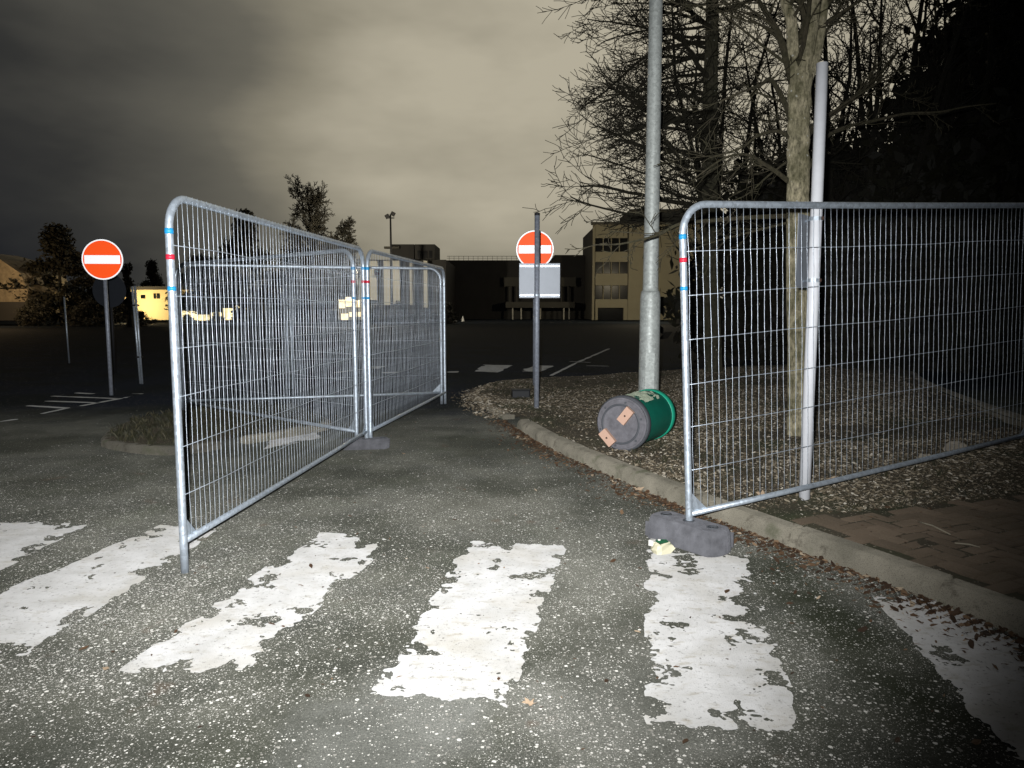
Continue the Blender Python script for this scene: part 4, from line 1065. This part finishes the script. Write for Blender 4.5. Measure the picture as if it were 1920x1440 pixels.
for y0, y1 in sp_: part('spandrel', 'wall_tan', b, (1116.2, 1176.8, y0, y1), Y=Yb + .02, dep=.4)
cols = [(1116.5, 1130), (1132, 1145), (1147.5, 1160.5), (1162.5, 1176.5)]
for y0, y1 in rows:
    for k, (x0, x1) in enumerate(cols):
        part('window', 'glass_dark', b, (x0, x1, y0 + .3, y1 - .3), Y=Yb + .38, dep=.05)
        if k: part('mullion', 'wall_tan', b, ((cols[k - 1][1] + x0) / 2 - .8, (cols[k - 1][1] + x0) / 2 + .8, y0, y1), Y=Yb + .05, dep=.33)
part('entrance_pier', 'wall_tan', b, (1116.2, 1121, 577, 600), Y=Yb + .02, dep=.4)
part('entrance_pier', 'wall_tan', b, (1169, 1176.8, 577, 600), Y=Yb + .02, dep=.4)
part('entrance_recess', 'glass_dark', b, (1121, 1169, 577, 600), Y=Yb + .40, dep=.04)
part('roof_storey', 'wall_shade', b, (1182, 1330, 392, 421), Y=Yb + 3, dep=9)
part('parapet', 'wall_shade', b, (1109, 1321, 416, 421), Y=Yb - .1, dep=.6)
Yd = 96
b = thing('long_dark_block', 'long low black building with a railed roof behind the poles', 'building', (at(970, 600, Yd).x, Yd, 0))
part('wall', 'wall_dark', b, (836, 1112, 488, 600), Y=Yd, dep=14)
part('wall', 'wall_dark', b, (1040, 1112, 478, 488.5), Y=Yd + .1, dep=12)
part('canopy', 'wall_shade', b, (948, 1078, 566, 577), Y=Yd - 3, dep=2.8)
part('balcony_band', 'wall_shade', b, (945, 1080, 520, 537), Y=Yd - 1, dep=.8)
for x in (960, 976, 1000, 1012, 1056, 1066): part('column', 'wall_white', b, (x, x + 2.5, 577, 600), Y=Yd - 2.6, dep=.3)
for x in (955, 968, 1052, 1064): part('column', 'wall_shade', b, (x, x + 2.2, 537, 566), Y=Yd - 1, dep=.3)
for x in range(842, 1106, 9): part('rail_post', 'metal_dark', b, (x, x + .5, 480, 488.3), Y=Yd + 1, dep=.05)
part('top_rail', 'metal_dark', b, (838, 1108, 480, 480.7), Y=Yd + 1, dep=.05); part('middle_rail', 'metal_dark', b, (838, 1108, 484, 484.5), Y=Yd + 1, dep=.05)
Yc = 80
b = thing('column_block', 'dark block with tall white columns and boxy rooftop plant rooms', 'building', (at(760, 600, Yc).x, Yc, 0))
part('wall', 'wall_dark', b, (690, 836, 487, 600), Y=Yc + 1.2, dep=14)
part('plant_room', 'wall_dark', b, (735, 776, 458, 488), Y=Yc + 3, dep=6); part('plant_room', 'wall_dark', b, (778, 815, 458, 488), Y=Yc + 2.6, dep=6)
part('plant_parapet', 'wall_shade', b, (720, 748, 462, 466), Y=Yc + 2.2, dep=.6)
for x0, x1, y1 in ((694, 708, 572), (720, 731, 572), (733, 749, 570), (769, 775, 572), (795, 801, 584)): part('column', 'wall_white', b, (x0, x1, 489, y1), Y=Yc, dep=.8)
for x0, x1 in ((783, 790), (794, 801), (804, 810)): part('plant_window', 'glass_dark', b, (x0, x1, 470, 484), Y=Yc + 2.5, dep=.06)
# lit low buildings on the left
Yl = 74
b = thing('cream_building', 'low cream building floodlit beside the left no entry disc', 'building', (at(262, 600, Yl).x, Yl, 0))
part('wall', 'wall_cream', b, (228, 362, 543, 600), Y=Yl, dep=8)
part('roof', 'wall_dark', b, (226, 366, 537, 543), Y=Yl - .5, dep=9)
for x0, x1, y0, y1 in ((264, 272, 553, 560), (288, 292, 550, 560), (294, 299, 550, 560)): part('window', 'glass_dark', b, (x0, x1, y0, y1), Y=Yl - .06, dep=.05)
def wall_lamp(label, px, py, Y, power, col=(1.0, .78, .42)):
    p = at(px, py, Y); t = thing('flood_lamp', label, 'lamp', (p.x, Y, 0))
    MB().tube([(0, 0, 0), (0, 0, p.z)], .05, 8).build('pole', M['metal_dark'], t, True)
    MB().box((0, 0, p.z + .08), (.4, .3, .16)).build('housing', M['metal_dark'], t, False, .03)
    L = bpy.data.lights.new('flood_lamp_light', 'POINT'); L.energy = power; L.color = col; L.shadow_soft_size = .2
    lo = bpy.data.objects.new('flood_lamp_light', L); COL.objects.link(lo); lo.location = (p.x, Y + .5, p.z)
    return t
wall_lamp('small floodlight pole in front of the cream building', 240, 572, Yl - 3.5, 900)
b = thing('lit_pavilion', 'single storey building with glowing yellow windows seen through the mesh', 'building', (at(400, 600, 70).x, 70, 0))
part('wall', 'wall_dark', b, (318, 478, 560, 600), Y=70.4, dep=6); part('roof', 'wall_dark', b, (314, 482, 556, 560), Y=69.6, dep=8)
for x0, x1, y0, y1 in ((324, 341, 584, 595), (343, 368, 582, 606), (372, 392, 590, 602), (396, 415, 586, 603), (419, 436, 578, 600), (440, 462, 573, 581), (462, 467, 576, 602), (444, 458, 592, 602)):
    part('window', 'lit_window', b, (x0, x1, y0, min(y1, 601)), Y=70.3, dep=.08)
b = thing('lit_kiosk', 'small pale lit kiosk left of the fence joint', 'building', (at(655, 600, 70).x, 70, 0))
part('wall', 'wall_shade', b, (634, 690, 562, 600), Y=70.4, dep=5)
for x0, x1, y0, y1 in ((636, 646, 562, 578), (648, 660, 557, 575), (662, 674, 563, 576), (640, 652, 588, 600), (655, 676, 585, 594)): part('window', 'lit_white', b, (x0, x1, y0, y1), Y=70.3, dep=.08)
Yh = 60
b = thing('roughcast_house', 'pale roughcast house with a sloping gable at the dark edge of the car park', 'house', (at(10, 600, Yh).x, Yh, 0))
pl_ = [at(x, y, Yh) for x, y in ((-60, 601), (50, 601), (52, 545), (38, 512), (0, 486), (-60, 470))]
MB().prism([(p.x - b.location.x, max(0, p.z)) for p in pl_], 6, Matrix.Translation((0, 6, 0)) @ Matrix.Rotation(math.pi / 2, 4, 'X')).build('gable_wall', M['roughcast'], b)
MB().tube([(p.x - b.location.x, -.05, p.z) for p in (at(-60, 541, Yh), at(50, 540, Yh))], .06, 6).build('cable', M['metal_dark'], b)
part('low_wall', 'wall_dark', b, (-60, 60, 566, 601), Y=Yh - .6, dep=.5)
wall_lamp('street floodlight pole before the roughcast house', -25, 520, Yh - 6, 700, (1.0, .7, .38))
wall_lamp('added unseen lamp pole lighting the tan office block', 1226, 505, Yb - 16, 1900, (1.0, .86, .60))  # added lamp without a visible source, brightens the office front
wall_lamp('added unseen lamp pole lighting the columned block', 668, 500, Yc - 14, 3800, (1.0, .88, .66))  # also an added lamp, put in to light the white columns
# hedge and bushes before the column block
for k, (px, yt, w) in enumerate([(705, 572, 60), (750, 566, 70), (800, 578, 60), (840, 570, 46)]):
    p = at(px, yt, 66); evergreen('dark_bush', 'low black bush in front of the white columned block', (p.x, 66, 0), EV[2], (w / FPX * 66 / 2 / 2.7, .5, p.z / 4.3), k, 'bushes before the columned block', 'bush')
for k, (px, yt, w) in enumerate([(165, 566, 100), (262, 584, 60), (60, 560, 60), (350, 590, 34), (405, 586, 30), (452, 588, 24)]):
    p = at(px, yt, 58); evergreen('dark_bush', 'low black bush along the far edge of the car park by the lit buildings', (p.x, 58, 0), EV[2], (w / FPX * 58 / 2 / 2.7, .5, p.z / 4.3), k, 'bushes by the lit buildings', 'bush')
# floodlight mast
Ym = 74; p = at(732, 402, Ym)
t = thing('floodlight_mast', 'slender mast with a floodlight head above the plant rooms', 'lamp post', (p.x, Ym, 0))
MB().tube([(0, 0, 0), (0, 0, p.z)], [.16, .08], 10).build('mast', M['metal_dark'], t, True)
MB().box((0, 0, p.z - .35), (.75, .12, .10)).build('crossarm', M['metal_dark'], t)
for s in (-1, 1): MB().box((s * .28, -.2, p.z - .1 + .12 * s), (.42, .22, .40), m=Matrix.Rotation(.5 * s, 3, 'Y')).build('floodlight', M['metal_dark'], t, False, .03)
# small maroon sign on a pole
Ys = 42; p = at(707, 510, Ys)
t = thing('maroon_sign', 'small maroon and white board on a pole behind the second panel', 'sign', (p.x, Ys, 0))
MB().tube([(0, .05, 0), (0, .05, p.z + .2)], .035, 8).build('pole', M['metal_dark'], t, True)
MB().box((0, 0, p.z), (.34, .03, .48)).build('white_board', M['cone_white'], t, False, .005)
MB().box((0, -.018, p.z + .01), (.28, .006, .40)).build('maroon_face', M['sign_maroon'], t)
MB().box((.0, -.023, p.z + .05), (.18, .004, .05), m=Matrix.Rotation(.5, 3, 'Y')).build('white_mark', M['cone_white'], t)
# two pale cones far off
for k, px in enumerate((854, 868)):
    p = gp(px, 603); t = thing('road_cone', 'tiny white cone standing before the long dark block', 'cone', (p.x, p.y, 0), 0, 'far white cones')
    MB().lathe([(.20, .03), (.16, .06), (.03, .62)], 14).build('cone_body', M['cone_white'], t, True); MB().box((0, 0, .016), (.5, .5, .03)).build('cone_base', M['black_plastic'], t)
